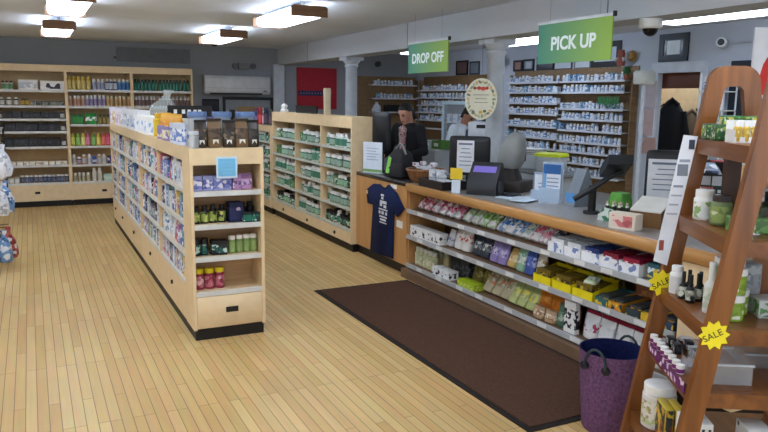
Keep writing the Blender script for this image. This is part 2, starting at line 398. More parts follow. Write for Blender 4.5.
# middle bay
brow([.56, .63, .70, .77, .84], 1.775, 'b', (.031, .2, C(206, 176, 60), C(230, 200, 90), C(226, 206, 130), .14), 'yellow bottle', MW.format('top'), 'bottle')
brow([.92, .985, 1.05], 1.775, 'b', (.028, .17, C(205, 208, 220), WHITE, C(160, 170, 200), .16), 'pale lilac bottle', MW.format('top'), 'bottle')
brow([1.11, 1.17, 1.23], 1.775, 'b', (.03, .17, C(50, 66, 110), C(210, 214, 220), C(200, 204, 215), .2), 'navy bottle with white label', MW.format('top'), 'bottle')
brow([1.295, 1.36, 1.42], 1.775, 'b', (.03, .17, C(120, 168, 206), WHITE, C(70, 120, 180), .2), 'light blue bottle', MW.format('top'), 'bottle')
brow(frange(.54, .78, 4), 1.525, 'b', (.026, .16, C(214, 186, 170), WHITE, C(196, 150, 130), .2), 'peach bottle', MW.format('second'), 'bottle')
brow(frange(.78, 1.08, 5), 1.525, 'b', (.028, .17, C(206, 200, 214), WHITE, C(150, 136, 170), .2), 'lilac bottle with white cap', MW.format('second'), 'bottle')
brow(frange(1.08, 1.45, 6), 1.525, 'b', (.027, .16, C(214, 184, 140), C(230, 220, 190), C(196, 160, 110), .2), 'honey-coloured bottle', MW.format('second'), 'bottle')
brow(frange(.56, .74, 3), 1.25, 'c', (.055, .07, .15, C(30, 110, 50), C(60, 150, 70)), 'narrow green carton', MW.format('third'), 'box')
brow([.85], 1.25, 'p', (.17, .08, .17, C(40, 150, 60), C(30, 120, 50), PRINT((230, 235, 225), (60, 160, 70))), 'green pouch with white label', MW.format('third'), 'pouch')
brow(frange(.95, 1.2, 4), 1.25, 'b', (.026, .15, C(120, 110, 60), C(40, 60, 40), C(170, 150, 90), .2), 'olive brown bottle', MW.format('third'), 'bottle')
for x, c, d in zip(frange(.54, 1.2, 9), [(190, 186, 60), (120, 160, 60), (206, 196, 90), (214, 100, 130), (110, 150, 60), (196, 170, 50), (214, 90, 60), (200, 60, 90), (216, 120, 130)], ['mustard', 'leaf green', 'pale yellow', 'pink', 'moss green', 'gold', 'orange red', 'crimson', 'rose']):
    brow([x], .915, 'b', (.031, .19, C(*c), C(*c), C(min(255, c[0] + 40), min(255, c[1] + 50), min(255, c[2] + 60)), .12), d + ' tube', MW.format('fourth'), 'tube')
for x, c, d, k in zip(frange(.54, 1.2, 9), [(232, 232, 230), (120, 70, 90), (230, 140, 60), (226, 226, 230), (60, 90, 160), (236, 160, 70), (230, 230, 226), (70, 60, 120), (60, 80, 130)], ['white', 'plum', 'orange', 'off-white', 'blue', 'amber', 'milky', 'violet', 'steel blue'], 'bjbbcbbcb'):
    if k == 'b': a = (.03, .15, C(*c), WHITE, C(200, 200, 205), .2)
    elif k == 'j': a = (.034, .11, C(*c), WHITE, C(190, 170, 180))
    else: a = (.06, .07, .12, C(*c), PRINT(c, (220, 220, 230)))
    brow([x], .63, k, a, d + ' ' + NAME[k], MW.format('fifth'), NAME[k])
brow(frange(.55, .8, 4), .365, 'b', (.028, .13, C(214, 206, 180), WHITE, C(190, 180, 150), .2), 'cream bottle', MW.format('lowest'), 'bottle')
brow([.86, .94], .365, 'b', (.034, .2, C(232, 230, 222), WHITE, C(220, 216, 200), .24), 'tall white bottle', MW.format('lowest'), 'bottle')
brow(frange(.99, 1.2, 3), .365, 'c', (.065, .1, .1, C(176, 206, 196), C(200, 220, 210)), 'pale teal carton', MW.format('lowest'), 'box')
# right bay
brow(frange(1.5, 2.38, 16), 1.775, 'b', (.026, .18, C(26, 84, 76), C(24, 50, 46), C(60, 130, 112), .18), 'dark green bottle', RW.format('top'), 'bottle')
brow(frange(1.5, 2.38, 15), 1.525, 'b', (.025, .17, C(210, 206, 200), C(190, 190, 194), C(120, 96, 96), .22), 'white bottle with maroon label', RW.format('second'), 'bottle')
brow(frange(1.95, 2.36, 6), 1.25, 'c', (.06, .08, .14, C(52, 56, 70), C(90, 96, 110)), 'slate carton', RW.format('third'), 'box')

# ------------------------------------------------------------------ long gondola with an endcap
GX0, GX1, GY0, GY1, GH = .94, 1.45, 4.88, 10.2, 1.341
GS = [1.045, .815, .59, .345]
g = empty('gondola_shelving', (1.195, 7.5, 0))
def gp(name, x0, x1, y0, y1, z0, z1, m, parent=None, bv=0.):
    return bx(name, x0 - 1.195, x1 - 1.195, y0 - 7.5, y1 - 7.5, z0, z1, m, parent or g, bv)
gp('top_panel', GX0, GX1, GY0, GY1, 1.32, 1.34, LAM)
gp('endcap_header', GX0 + .022, GX1 - .022, GY0, GY0 + .02, 1.23, 1.32, LAM)
for a, b in ((GX0, GX0 + .022), (GX1 - .022, GX1)):
    gp('endcap_side', a, b, GY0 + .0, GY0 + .27, .075, 1.32, LAM)
gp('endcap_back', GX0 + .022, GX1 - .022, GY0 + .25, GY0 + .27, .075, 1.32, WOOD((200, 164, 120), (166, 128, 86), 0, .5, 4.))
for z in GS:
    s = gp('endcap_shelf', GX0 + .022, GX1 - .022, GY0 + .008, GY0 + .25, z - .02, z, LAM)
    gp('price_strip', GX0 + .022, GX1 - .022, GY0 - .004, GY0 + .008, z - .03, z + .004, STRIP, s)
d = gp('endcap_drawer', GX0 + .024, GX1 - .024, GY0 - .002, GY0 + .03, .085, .312, LAM, None, .002)
h = gp('handle', 1.163, 1.25, GY0 - .008, GY0 + .002, .188, .226, BLACK, d)
gp('kick', GX0 + .012, GX1 - .012, GY0 + .012, GY1 - .01, 0, .075, KICK)
gp('side_header', GX0, GX0 + .02, GY0 + .27, GY1, 1.245, 1.32, LAM)
gp('side_header', GX1 - .02, GX1, GY0 + .27, GY1, 1.245, 1.32, LAM)
gp('spine', 1.185, 1.205, GY0 + .27, GY1 - .02, .075, 1.32, LAMS)
gp('end_panel', GX0, GX1, GY1 - .02, GY1, .075, 1.32, LAM)
BAYS = [5.15, 6.27, 7.45, 8.62, 9.55, 10.18]
SS = [1.045, .81, .585, .375]
for i in range(5):
    y0, y1 = BAYS[i], BAYS[i + 1]
    if i: gp('upright', GX0, 1.185, y0 - .012, y0 + .012, .31, 1.32, LAM)
    if i: gp('upright', 1.205, GX1, y0 - .012, y0 + .012, .31, 1.32, LAM)
    for x0, x1, xs in ((GX0 + .012, 1.185, GX0), (1.205, GX1 - .012, GX1 - .012)):
        for z in SS:
            s = gp('shelf', x0, x1, y0 + .012, y1 - .012, z - .02, z, LAM)
            gp('price_strip', xs, xs + .012, y0 + .012, y1 - .012, z - .03, z, STRIP, s)
        dd = gp('drawer', *((GX0, GX0 + .02) if xs == GX0 else (GX1 - .02, GX1)), y0 + .003, y1 - .003, .08, .345, LAM)
        kx = GX0 if xs == GX0 else GX1
        kn = MB().lathe([(.016, -.012), (.018, 0), (.012, .012)], seg=10)
        obj('knob', kn, BLACK, dd, (kx - 1.195, (y0 + y1) / 2 - 7.5, .235), rot=(0, PI / 2, 0))
tag(g, 'long beige gondola shelving with a drawered endcap standing on the maple floor', 'shelving')
# endcap goods
EC = 'on gondola endcap, {} shelf'
def erow(xs, z, kind, args, desc, where, cat, y=4.98, rz=0): brow(xs, z, kind, args, desc, where, cat, y, rz, .003)
erow([1.0, 1.07, 1.14, 1.205], 1.045, 'c', (.066, .1, .105, C(150, 156, 206), PRINT((120, 130, 200), (230, 228, 240), (90, 90, 170), 40)), 'lavender blue carton', EC.format('top'), 'box')
erow([1.27], 1.045, 'c', (.06, .1, .105, C(170, 130, 180), PRINT((190, 150, 200), (236, 226, 240), (120, 90, 150), 40)), 'mauve carton', EC.format('top'), 'box')
erow([1.345], 1.045, 'p', (.1, .09, .11, C(186, 140, 190), C(150, 110, 160), PRINT((206, 170, 214), (120, 90, 150), (236, 226, 236), 40)), 'rounded purple pack', EC.format('top'), 'packet')
GRB = (.028, .125, C(26, 28, 30), BLACK, PRINT((150, 170, 80), (206, 206, 120), (40, 50, 40), 50))
erow([.994, 1.053, 1.113, 1.175], .815, 'b', GRB, 'black bottle with lime label', EC.format('second'), 'bottle')
erow([1.262], .815, 'c', (.1, .09, .14, NAVY, PRINT((30, 36, 84), (24, 28, 66), (190, 170, 190), 30, .4, .8)), 'navy carton', EC.format('second'), 'box')
erow([1.335, 1.395], .815, 'b', (.028, .13, BLACK, BLACK, C(30, 32, 44)), 'plain black bottle', EC.format('second'), 'bottle', 5.04)
erow([1.335, 1.395], .815, 'c', (.058, .05, .07, C(20, 40, 40), PRINT((30, 110, 90), (200, 226, 210), (20, 60, 60), 40)), 'low teal-fronted carton', EC.format('second'), 'box', 4.93)
erow([.99, 1.045], .59, 'j', (.027, .12, C(18, 26, 30), BLACK, PRINT((30, 100, 90), (18, 26, 30), (200, 220, 210), 40)), 'black jar with teal label', EC.format('third'), 'jar')
erow([1.115, 1.17], .59, 'c', (.055, .08, .1, BLACK, PRINT((24, 90, 86), (20, 30, 40), (200, 216, 206), 40)), 'black and teal carton', EC.format('third'), 'box')
erow([1.24, 1.295, 1.35, 1.4], .59, 'j', (.026, .125, C(130, 156, 96), WHITE, C(150, 176, 110)), 'green jar with white lid', EC.format('third'), 'jar')
erow([1.003, 1.075, 1.147], .345, 'j', (.034, .145, C(150, 40, 70), C(226, 208, 40), PRINT((196, 110, 130), (150, 46, 76), (226, 190, 196), 40)), 'pink jar with yellow lid', EC.format('lowest'), 'jar')
# card on the endcap header
cd = empty('price_card', (1.19, GY0 - .0045, 1.137))
bx('card', -.072, .072, -.003, .003, 0, .147, M((206, 226, 240), .5), cd)
bx('blue_panel', -.06, .06, -.004, -.003, .014, .135, M((118, 190, 230), .5), cd)
for i, w_ in enumerate((.07, .05, .08, .06)): bx('text_line', -w_ / 2, w_ / 2, -.005, -.004, .105 - i * .024, .112 - i * .024, M((136, 198, 232)), cd)
tag(cd, 'light blue card stuck to the header of the gondola endcap', 'card')
# goods on the long side facing the open floor
pal = [((226, 226, 228), 'white'), ((84, 120, 186), 'blue'), ((206, 214, 226), 'pale blue'), ((44, 52, 92), 'navy'), ((196, 110, 120), 'rose'), ((120, 160, 170), 'teal'), ((226, 196, 120), 'yellow'), ((190, 140, 190), 'pink'), ((90, 140, 90), 'green'), ((210, 190, 170), 'tan')]
wts = [6, 6, 6, 5, 2, 5, 1, 2, 2, 2]
BN = ['first', 'second', 'third', 'fourth', 'fifth']; SN = ['top', 'second', 'third', 'lowest']
for i in range(5):
    for k, z in enumerate(SS):
        free = BAYS[i + 1] - BAYS[i] - .034; row = []
        while True:
            c, cn = random.choices(pal, wts)[0]; kind = random.choice('ccccbbp')
            c2 = random.choice([(236, 236, 240), (80, 110, 170), (226, 226, 230), (170, 120, 150), (90, 150, 170), (150, 180, 210)])
            if kind == 'c': w_ = random.choice((.045, .06, .075)); d_ = .12; a = (w_, .12, random.choice((.14, .17)), C(*c), PRINT(c, c2, (240, 240, 240), 60))
            elif kind == 'b': w_ = .066; d_ = .066; a = (.032, random.choice((.15, .18)), C(*c), WHITE, PRINT(c2, c, (240, 240, 240), 40))
            else: w_ = .085; d_ = .06; a = (.08, .06, .18, C(*c), C(*c2), PRINT(c2, c, (240, 240, 240), 34))
            if free < w_: break
            free -= w_; row.append((kind, a, w_, d_, cn))
        gap = free / (len(row) + 1); y = BAYS[i] + .017 + gap
        for kind, a, w_, d_, cn in row:
            put(kind, a, MAKE[kind](*a), NAME[kind], (GX0 + .018 + d_ / 2, y + w_ / 2, z), WEST, f'{cn} {NAME[kind]}', f"on gondola side, {SN[k]} shelf, {BN[i]} bay", NAME[kind]); y += w_ + gap
# goods on top of the gondola
TG = 'on gondola top'
def pouch_thing(w, d, h, body, top, label, tagc=None):
    o = link('coffee_pouch', pouch_mesh(w, d, h, body, top, label))
    obj('window_label', MB().box(-w * .2, w * .2, -d * .47, -d * .44, h * .1, h * .28), tagc or OFFW, o)
    obj('tin_tie', MB().box(-w * .51, w * .51, -.008, .008, h * .93, h * .97), BLACK, o)
    return o
KR = C(112, 88, 60); KB = C(52, 42, 34)
p1 = Proto(pouch_thing(.1, .075, .2, KR, C(90, 70, 46), PRINT((90, 70, 50), (60, 46, 34), (140, 120, 90), 40)))
p2 = Proto(pouch_thing(.085, .07, .19, KB, C(40, 34, 30), PRINT((58, 48, 40), (34, 30, 28), (120, 100, 76), 40)))
for x, y, p, d_ in ((1.04, 4.985, p2, 'dark brown coffee pouch'), (1.135, 4.99, p1, 'kraft brown coffee pouch'), (1.235, 4.985, p2, 'dark brown coffee pouch'), (1.325, 4.99, p1, 'kraft brown coffee pouch'), (1.405, 4.985, p2, 'dark brown coffee pouch')):
    reg(p.at((x, y, GH), random.uniform(-.15, .15)), d_, TG + ' at the endcap edge', 'pouch')
def tub():
    o = obj('tub', MB().lathe([(.052, 0), (.058, .02), (.061, .15), (.064, .205)], seg=18), CLEAR((190, 205, 220), .45))
    l = MB().lathe([(.066, .205), (.069, .207), (.069, .235), (.064, .242), (.058, .242), (.055, .235), (.03, .235)], seg=18); obj('lid', l, M((92, 116, 156), .4), o)
    obj('contents', MB().lathe([(.05, .006), (.056, .03), (.059, .17), (.03, .18)], seg=14), M((206, 196, 180), .8, vary=.3, scale=60), o)
    return o
tp = Proto(tub())
for x in (1.055, 1.23, 1.4):
    reg(tp.at((x, 5.155, GH)), 'clear tub with blue lid', 'behind the coffee pouches ' + TG, 'tub')
j = obj('jar', MB().lathe([(.03, 0), (.034, .01), (.034, .08), (.028, .09)], seg=14), CLEAR((225, 230, 235), .35)); obj('lid', MB().lathe([(.033, .09), (.034, .092), (.034, .112), (.03, .114)], seg=14), M((200, 206, 214), .4), j)
j.location = (.985, 4.94, GH); reg(j, 'small clear jar with pale lid', 'at the near corner ' + TG, 'jar')
# packets further back along the top edge
def trow(lst):
    for x, y, kind, a, d_, rz in lst:
        put(kind, a, MAKE[kind](*a), NAME[kind], (x, y, GH), rz, d_, TG, NAME[kind])
BW = lambda s=1.: ('c', (.1 * s, .12, .15, C(214, 220, 236), PRINT((120, 150, 210), (232, 236, 244), (200, 210, 236), 36)))
YO = ('p', (.13, .09, .21, C(226, 160, 40), C(236, 180, 60), PRINT((226, 150, 40), (240, 200, 90), (120, 90, 130), 30)))
lst = []
for i, y in enumerate((5.3, 5.43, 5.56)): lst.append((1.0, y, 'c', (.1, .09, .15, C(210, 218, 236), PRINT((110, 140, 206), (234, 238, 246), (196, 206, 236), 36)), 'white carton with blue print', WEST + .5))
for i, y in enumerate((5.75, 6.0, 6.24)): lst.append((1.02, y, *YO, 'orange yellow pouch', WEST + .5))
for i, y in enumerate((5.88, 6.13)): lst.append((.97, y, 'c', (.09, .04, .11, C(150, 140, 190), PRINT((150, 130, 190), (236, 226, 160), (230, 230, 240), 36)), 'violet carton with a pale face print', WEST + .4))
lst.append((1.0, 6.5, 'b', (.045, .2, C(230, 190, 30), C(220, 170, 30), C(236, 206, 60), .2), 'tall yellow bottle', 0))
for y in (6.75, 6.95, 7.2, 7.5): lst.append((1.01, y, 'c', (.16, .13, .16, WHITE, PRINT((222, 228, 238), (236, 238, 242), (150, 180, 220), 24)), 'white carton', WEST + .35))
for y in (7.85, 8.1, 8.62): lst.append((1.02, y, 'c', (.18, .14, .2, C(226, 228, 234), PRINT((200, 208, 224), (238, 240, 244), (150, 166, 200), 24)), 'tall pale grey carton', WEST + .35))
for y in (9.0, 9.3): lst.append((1.02, y, 'c', (.14, .14, .17, C(230, 224, 236), PRINT((206, 180, 214), (238, 236, 242), (226, 200, 190), 24)), 'white and lilac carton', WEST + .35))
lst.append((1.03, 9.65, 'c', (.16, .16, .16, C(226, 206, 170), PRINT((214, 190, 150), (240, 236, 226), (196, 160, 110), 24)), 'cream and tan carton', WEST + .3))
lst.append((1.03, 9.95, 'c', (.16, .16, .2, C(226, 220, 236), PRINT((190, 160, 206), (240, 238, 244), (226, 220, 236), 24)), 'lilac topped white carton', WEST + .3))
trow(lst)
# black header card box with white marks, and a big clear bag of goods
bb = empty('display_box', (1.22, 6.35, GH), -.45)
bx('box_body', -.19, .19, -.09, .09, 0, .16, M((225, 228, 232), .5), bb); bx('black_header', -.19, .19, .06, .09, .16, .27, BLACK, bb)
for i, x in enumerate((-.12, -.05, .0, .05, .09)): bx('white_mark', x - .014, x + .014, .057, .06, .2, .235, WHITE, bb)
reg(bb, 'white display box with black header', TG + ' behind the orange pouches', 'box')
bb2 = empty('display_box', (1.27, 5.62, GH), -.35)
bx('box_body', -.12, .12, -.08, .08, 0, .19, M((60, 66, 120), .5), bb2); bx('white_band', -.121, .121, -.083, -.08, .1, .16, M((226, 228, 236), .5), bb2)
reg(bb2, 'indigo display box with a white band', TG + ' beside the blue-lidded tubs', 'box')
def crumple(w, d, h, seed, n=14, twist=.0):
    rnd = random.Random(seed); rings = []
    for k, t in enumerate((0, .08, .25, .45, .6, .72, .8, .88, 1.)):
        sc = (.85, 1, 1.05, .95, .8, .5, .28, .3, .42)[k]
        rings.append([(w * sc * math.cos(2 * PI * i / n) * (1 + rnd.uniform(-.14, .14)) + twist * t, d * sc * math.sin(2 * PI * i / n) * (1 + rnd.uniform(-.14, .14)), h * t) for i in range(n)])
    return MB().loft(rings)
pbag = obj('plastic_bag', crumple(.15, .12, .42, 5, 14, .16), CLEAR((215, 226, 226), .32, .2)); pbag.location = (1.25, 8.35, GH)
reg(pbag, 'clear plastic bag with a twisted neck', TG + ' among the white cartons', 'bag')

# ------------------------------------------------------------------ bottle shelving beside the counter
def bottle_unit(x0, x1, divs, top, hdr, shelves, nm, dz, ox, oy):
    r = empty('bottle_shelving', (ox, oy, 0))
    P_ = lambda n, a, b, c_, d_, e, f, m, p=None: bx(n, a - ox, b - ox, c_ - oy, d_ - oy, e, f, m, p or r)
    y0, y1 = divs[0], divs[-1]
    for a, b in ((y0, y0 + .022), (y1 - .022, y1)): P_('side_panel', x0, x1, a, b, .09, top, LAM)
    P_('top_panel', x0, x1, y0 + .022, y1 - .022, top - .022, top, LAM)
    P_('back_panel', x1 - .02, x1, y0 + .022, y1 - .022, .09, top - .022, SLAT)
    P_('header', x0 - .002, x0 + .02, y0 + .022, y1 - .022, hdr, top - .022, LAM)
    P_('kick', x0 + .03, x1 - .02, y0 + .01, y1 - .01, 0, .09, KICK)
    for i in range(len(divs) - 1):
        a, b = divs[i] + .022, divs[i + 1] - .011
        if i: a = divs[i] + .011; P_('divider', x0, x1 - .02, divs[i] - .011, divs[i] + .011, .25, top - .022, LAM)
        for z in shelves:
            s = P_('shelf', x0 + .012, x1 - .02, a, b, z - .022, z, LAM)
            P_('price_strip', x0, x0 + .012, a, b, z - .026, z + .003, M((196, 204, 196), .4), s)
        d = P_('drawer', x0 - .002, x0 + .02, a - .008, b + .008, .095, shelves[-1] - .032, LAM)
        kn = MB().lathe([(.018, -.014), (.02, 0), (.012, .01)], seg=10)
        obj('knob', kn, BLACK, d, (x0 - ox, (a + b) / 2 - oy, dz), rot=(0, PI / 2, 0))
    return tag(r, nm, 'shelving')
MX = 3.12
MS = [1.145, .915, .70, .485, .25]; MD = [7.18, 8.11, 9.05, 10.05]
bottle_unit(MX, 3.38, MD, 1.495, 1.37, MS, 'beige shelving unit of green bottles standing against the end of the counter', .15, 3.25, 8.6)
MS2 = [1.06, .85, .64, .43, .24]
bottle_unit(3.1, 3.6, [10.08, 11.3], 1.29, 1.2, MS2, 'lower beige shelving unit behind the gondola, continuing the green bottle shelving', .15, 3.35, 10.7)
GB = [('b', (.034, .13, C(62, 112, 92), WHITE, C(150, 176, 160), .3, 12, .08, .9), 'white-capped green bottle'),
      ('b', (.03, .12, C(76, 124, 104), WHITE, C(150, 190, 160), .3, 12, .08, .9), 'small white-capped green bottle'),
      ('b', (.036, .15, C(206, 216, 208), WHITE, C(74, 128, 106), .24), 'green-labelled white bottle'),
      ('c', (.06, .07, .11, C(90, 130, 90), PRINT((120, 150, 100), (60, 110, 80), (220, 224, 210), 40)), 'olive green carton'),
      ('j', (.036, .12, C(32, 44, 40), BLACK, PRINT((90, 140, 110), (40, 60, 50), (210, 220, 210), 40)), 'green-labelled dark bottle'),
      ('b', (.028, .1, C(60, 96, 84), WHITE, C(190, 200, 192), .3), 'short green bottle'),
      ('b', (.036, .165, C(196, 206, 198), C(60, 130, 100), C(96, 150, 124), .2), 'tall green-capped pale bottle')]
GW = [5, 4, 5, 1.5, 2.5, 2, 2]
BNM = ['near bay', 'middle bay', 'far bay']; SNM = ['top', 'second', 'third', 'fourth', 'lowest']
for bi in range(3):
    for k, z in enumerate(MS):
        y = MD[bi] + .06; run = 0
        while y < MD[bi + 1] - .085:
            if run <= 0: cur = random.choices(GB, GW)[0]; run = random.randint(1, 4)
            run -= 1; kd, a, d_ = cur
            w_ = a[0] * 2 if kd != 'c' else a[0]
            for depth in ((.05, .165) if kd != 'c' else (.055,)):
                if depth > .1 and random.random() < .45: continue
                put(kd, a, MAKE[kd](*a), {'b': 'supplement_bottle'}.get(kd, NAME[kd]), (MX + depth + random.uniform(0, .03 if depth < .1 else .012), y + w_ / 2 - .02, z), WEST + random.uniform(-.3, .3), d_ if depth < .1 else 'back-row ' + d_, f'on green-bottle unit, {SNM[k]} shelf, {BNM[bi]}', NAME[kd])
            y += w_ + random.choice((.004, .008, .012, .03))
for k, z in enumerate(MS2):
    y = 10.16; 
    while y < 11.17:
        kd, a, d_ = random.choices(GB, GW)[0]; w_ = a[0] * 2 if kd != 'c' else a[0]
        put(kd, a, MAKE[kd](*a), {'b': 'supplement_bottle'}.get(kd, NAME[kd]), (3.1 + .06, y + w_ / 2, z), WEST, d_, f'on lower bottle unit, {SNM[k]} shelf', NAME[kd]); y += w_ + .012
# on top of both units
def top_item(nm, mb, mats, loc, lab, cat, rz=0, bevel=0): return tag(obj(nm, mb, mats, None, loc, rz, bevel), lab, cat)
for i, (y, c) in enumerate(((10.25, (40, 40, 46)), (10.42, (60, 60, 64)), (10.6, (36, 40, 60)), (10.75, (200, 200, 204)), (10.9, (170, 50, 56)), (11.02, (180, 56, 60)), (11.14, (70, 90, 140)), (11.24, (150, 44, 52)))):
    cn = ['black', 'charcoal', 'midnight', 'white', 'red', 'brick red', 'blue', 'dark red'][i]
    a = (.042, .2 + .03 * (i % 3), C(*c), C(*c) if i != 3 else WHITE, C(min(255, c[0] + 60), min(255, c[1] + 40), min(255, c[2] + 40)), .25)
    put('b', a, MAKE['b'](*a), 'bottle', (3.2 + .03 * (i % 2), y, 1.29), 0, cn + ' bottle', 'standing on the lower bottle unit', 'bottle')
sk = MB().sup([(0, .05, .05), (.03, .06, .06), (.05, .03, .035), (.07, .045, .045), (.1, .04, .04), (.12, .01, .01)], p=2.2, seg=14)
top_item('figurine', sk, WHITE, (3.2, 9.72, 1.495), 'small white figurine on the far end of the green bottle shelving', 'ornament')
sg = empty('desk_sign', (3.27, 9.02, 1.495), WEST); bx('board', -.4, .4, -.01, .01, .012, .1, BLACK, sg); bx('foot', -.3, .3, -.04, .04, 0, .012, DGREY, sg)
tag(sg, 'long low black sign board lying along the top of the green bottle shelving', 'sign')
pd = MB().sup([(0, .05, .02), (.1, .05, .02), (.28, .055, .022), (.32, .05, .02)], p=3); top_item('wood_block', pd, M((214, 196, 166), .6), (3.28, 8.3, 1.495), 'pale upright wooden block on the green bottle shelving in front of the red panel', 'block', .3)

# ------------------------------------------------------------------ checkout counter
ct = empty('checkout_counter', (3.5, 4.8, 0))
def cp(n, a, b, c_, d_, e, f, m, p=None, bv=0.): return bx(n, a - 3.5, b - 3.5, c_ - 4.8, d_ - 4.8, e, f, m, p or ct, bv)
XC = 3.18; CY0, CY1, CYM, CYE = 2.36, 7.17, 5.99, 2.74
STONE = M((74, 68, 64), .28, 0, .5, .2, 40.); STONE2 = M((150, 146, 142), .3, 0, .5, .12, 30.)
cp('dark_worktop', XC - .005, 3.95, CYM, CY1, .868, .905, M((44, 40, 40), .25, 0, .5, .2, 40.), None, .003)
cp('worktop', XC + .035, 3.95, CY0, CYM, .868, .905, STONE2)
cp('worktop_nosing', XC - .02, XC + .035, CY0, CYM, .83, .905, OAK, None, .008)
cp('end_panel', XC, XC + .02, CYM, CY1, .1, .868, OAKP)
cp('front_panel', XC, XC + .02, CY0, CYE, .1, .868, LAM)
cp('side_panel', XC + .02, 3.93, CY0, CY0 + .02, .1, .868, LAM)
cp('side_panel', XC + .02, 3.6, CYM - .02, CYM, .1, .868, OAKP); cp('side_panel', XC + .02, 3.6, CYE, CYE + .02, .1, .868, LAM)
cp('side_panel', XC + .02, 3.93, CY1 - .02, CY1, .1, .868, LAM)
cp('back_panel', 3.6, 3.62, CY0 + .02, CY1 - .02, .1, .868, M((120, 84, 54), .5))
cp('kick', XC - .05, 3.6, CYE, CYM, 0, .085, M((120, 94, 72), .5)); cp('kick', XC + .03, 3.6, CYM, CY1, 0, .1, KICK); cp('kick', XC + .03, 3.9, CY0 + .015, CYE, 0, .1, KICK)
CS = [.655, .405, .13]
for z in CS:
    s = cp('shelf', XC + .004, 3.6, CYE + .02, CYM - .02, z - .022, z, M((112, 86, 62), .5))
    cp('price_strip', XC - .01, XC + .004, CYE + .02, CYM - .02, z - .03, z + .008, M((176, 178, 180), .4), s)
    for i, y in enumerate([3.0, 3.3, 3.55, 3.9, 4.3, 4.7, 5.0, 5.35, 5.7]):
        cp('price_tag', XC - .012, XC - .01, y - .05, y + .05, z - .024, z + .006, M((222, 222, 220), .4), s)
tag(ct, 'long wooden checkout counter with open display shelves of sweets along its front', 'counter')
for a, b, z0, z1, l in ((6.2, 6.33, .82, .85, 'small white paper label on the wooden counter panel above the T-shirt sleeve'), (6.06, 6.2, .45, .52, 'white paper label on the wooden counter panel beside the T-shirt')):
    tag(obj('paper_label', MB().box(-.002, 0, -.065, .065, 0, .04 if z0 > .6 else .07), WHITE, None, (XC, (a + b) / 2, z0)), l, 'label')

# goods on the counter's display shelves
CT = ['on upper counter shelf', 'on middle counter shelf', 'on bottom counter shelf']
def crow(ys, k, kind, a, d_, cat=None, dx=.1, rx=0., rz=0., dz=0.):
    for y in ys:
        put(kind, a, MAKE[kind](*a), NAME[kind], (XC + dx, y, CS[k] + dz), WEST + rz + random.uniform(-.06, .06), d_, CT[k], cat or NAME[kind], rx)
LEAN = -.75   # packets lie back against each other
def sweets(ys, body, pr, d_):
    mx = lambda t: tuple(int(v + (240 - v) * t) for v in body)
    pr = PRINT(mx(.5), mx(.1), (236, 236, 238), 50, .22, .4)
    crow(ys, 0, 'p', (.098, .05, .2, PRINT((236, 236, 238), mx(.5), (226, 226, 230), 30, .2, .5), C(*body), pr, True), d_, 'sweet packet', .1, LEAN, 0, .0)
sweets([5.9, 5.77], (196, 46, 70), PRINT((226, 80, 100), (236, 220, 224), (196, 36, 60), 30), 'red and white pouch')
sweets([5.63, 5.5], (214, 70, 120), PRINT((236, 226, 230), (226, 120, 160), (196, 40, 90), 30), 'pink and white pouch')
sweets([5.37, 5.24], (176, 24, 70), PRINT((190, 30, 80), (236, 200, 214), (214, 60, 110), 30), 'magenta pouch')
sweets([5.1, 4.97], (150, 196, 120), PRINT((190, 214, 170), (236, 240, 230), (90, 160, 70), 30), 'pale green pouch')
sweets([4.85, 4.73], (110, 180, 50), PRINT((140, 196, 80), (226, 236, 206), (60, 140, 50), 30), 'bright green pouch')
sweets([4.6, 4.49, 4.38], (40, 110, 196), PRINT((60, 140, 220), (210, 226, 240), (30, 60, 150), 30), 'blue pouch')
sweets([4.27], (120, 160, 150), PRINT((150, 186, 176), (226, 232, 230), (60, 120, 110), 30), 'sea green pouch')
sweets([4.17, 4.07], (206, 90, 120), PRINT((226, 140, 160), (240, 226, 230), (170, 40, 80), 30), 'rose pink pouch')
sweets([3.965], (56, 50, 66), PRINT((70, 64, 84), (200, 196, 206), (40, 40, 50), 30), 'charcoal pouch')
# white display trays with packets in them
WT = (.16, .26, .07, .11, WHITE, PRINT((236, 238, 242), (230, 232, 238), (120, 140, 190), 34, .4, .6))
trays = [3.82, 3.65, 3.48, 3.31, 3.14]
inks = [((226, 228, 232), 'white'), ((216, 220, 226), 'pale grey'), ((40, 60, 120), 'navy'), ((130, 24, 50), 'maroon'), ((150, 26, 60), 'crimson')]
for y, (c, cn) in zip(trays, inks):
    put('t', WT, MAKE['t'](*WT), 'display_tray', (XC + .14, y, CS[0]), WEST, 'white display tray', CT[0], 'tray')
    for q in range(4):
        a = (.13, .045, .095, C(*c), PRINT(c, (226, 226, 230), tuple(min(255, v + 50) for v in c), 30))
        put('c', a, MAKE['c'](*a), 'packet', (XC + .048 + q * .058, y, CS[0] + .005), WEST, cn + ' packet', f'inside a white tray {CT[0]}', 'packet')
UT = (.2, .12, .05, .06, CLEAR((200, 205, 212), .55, .3), M((190, 194, 200), .4))
for y in (3.9, 3.68, 3.46, 3.24):
    a = (.19, .12, .07, M((150, 152, 160), .4), PRINT((160, 164, 172), (120, 110, 130), (206, 208, 214), 30))
    put('c', a, MAKE['c'](*a), 'carton', (XC + .34, y, CS[0]), WEST, 'grey carton', 'at the back ' + CT[0], 'box', 0, (1, 1, 1.8))
for y, c, cn in ((2.98, (40, 96, 110), 'teal'), (2.88, (50, 120, 190), 'bright blue')):
    a = (.085, .16, .1, C(*c), PRINT(c, (214, 190, 70), (210, 226, 236), 34))
    crow([y], 0, 'c', a, cn + ' and yellow carton', 'box', .12)
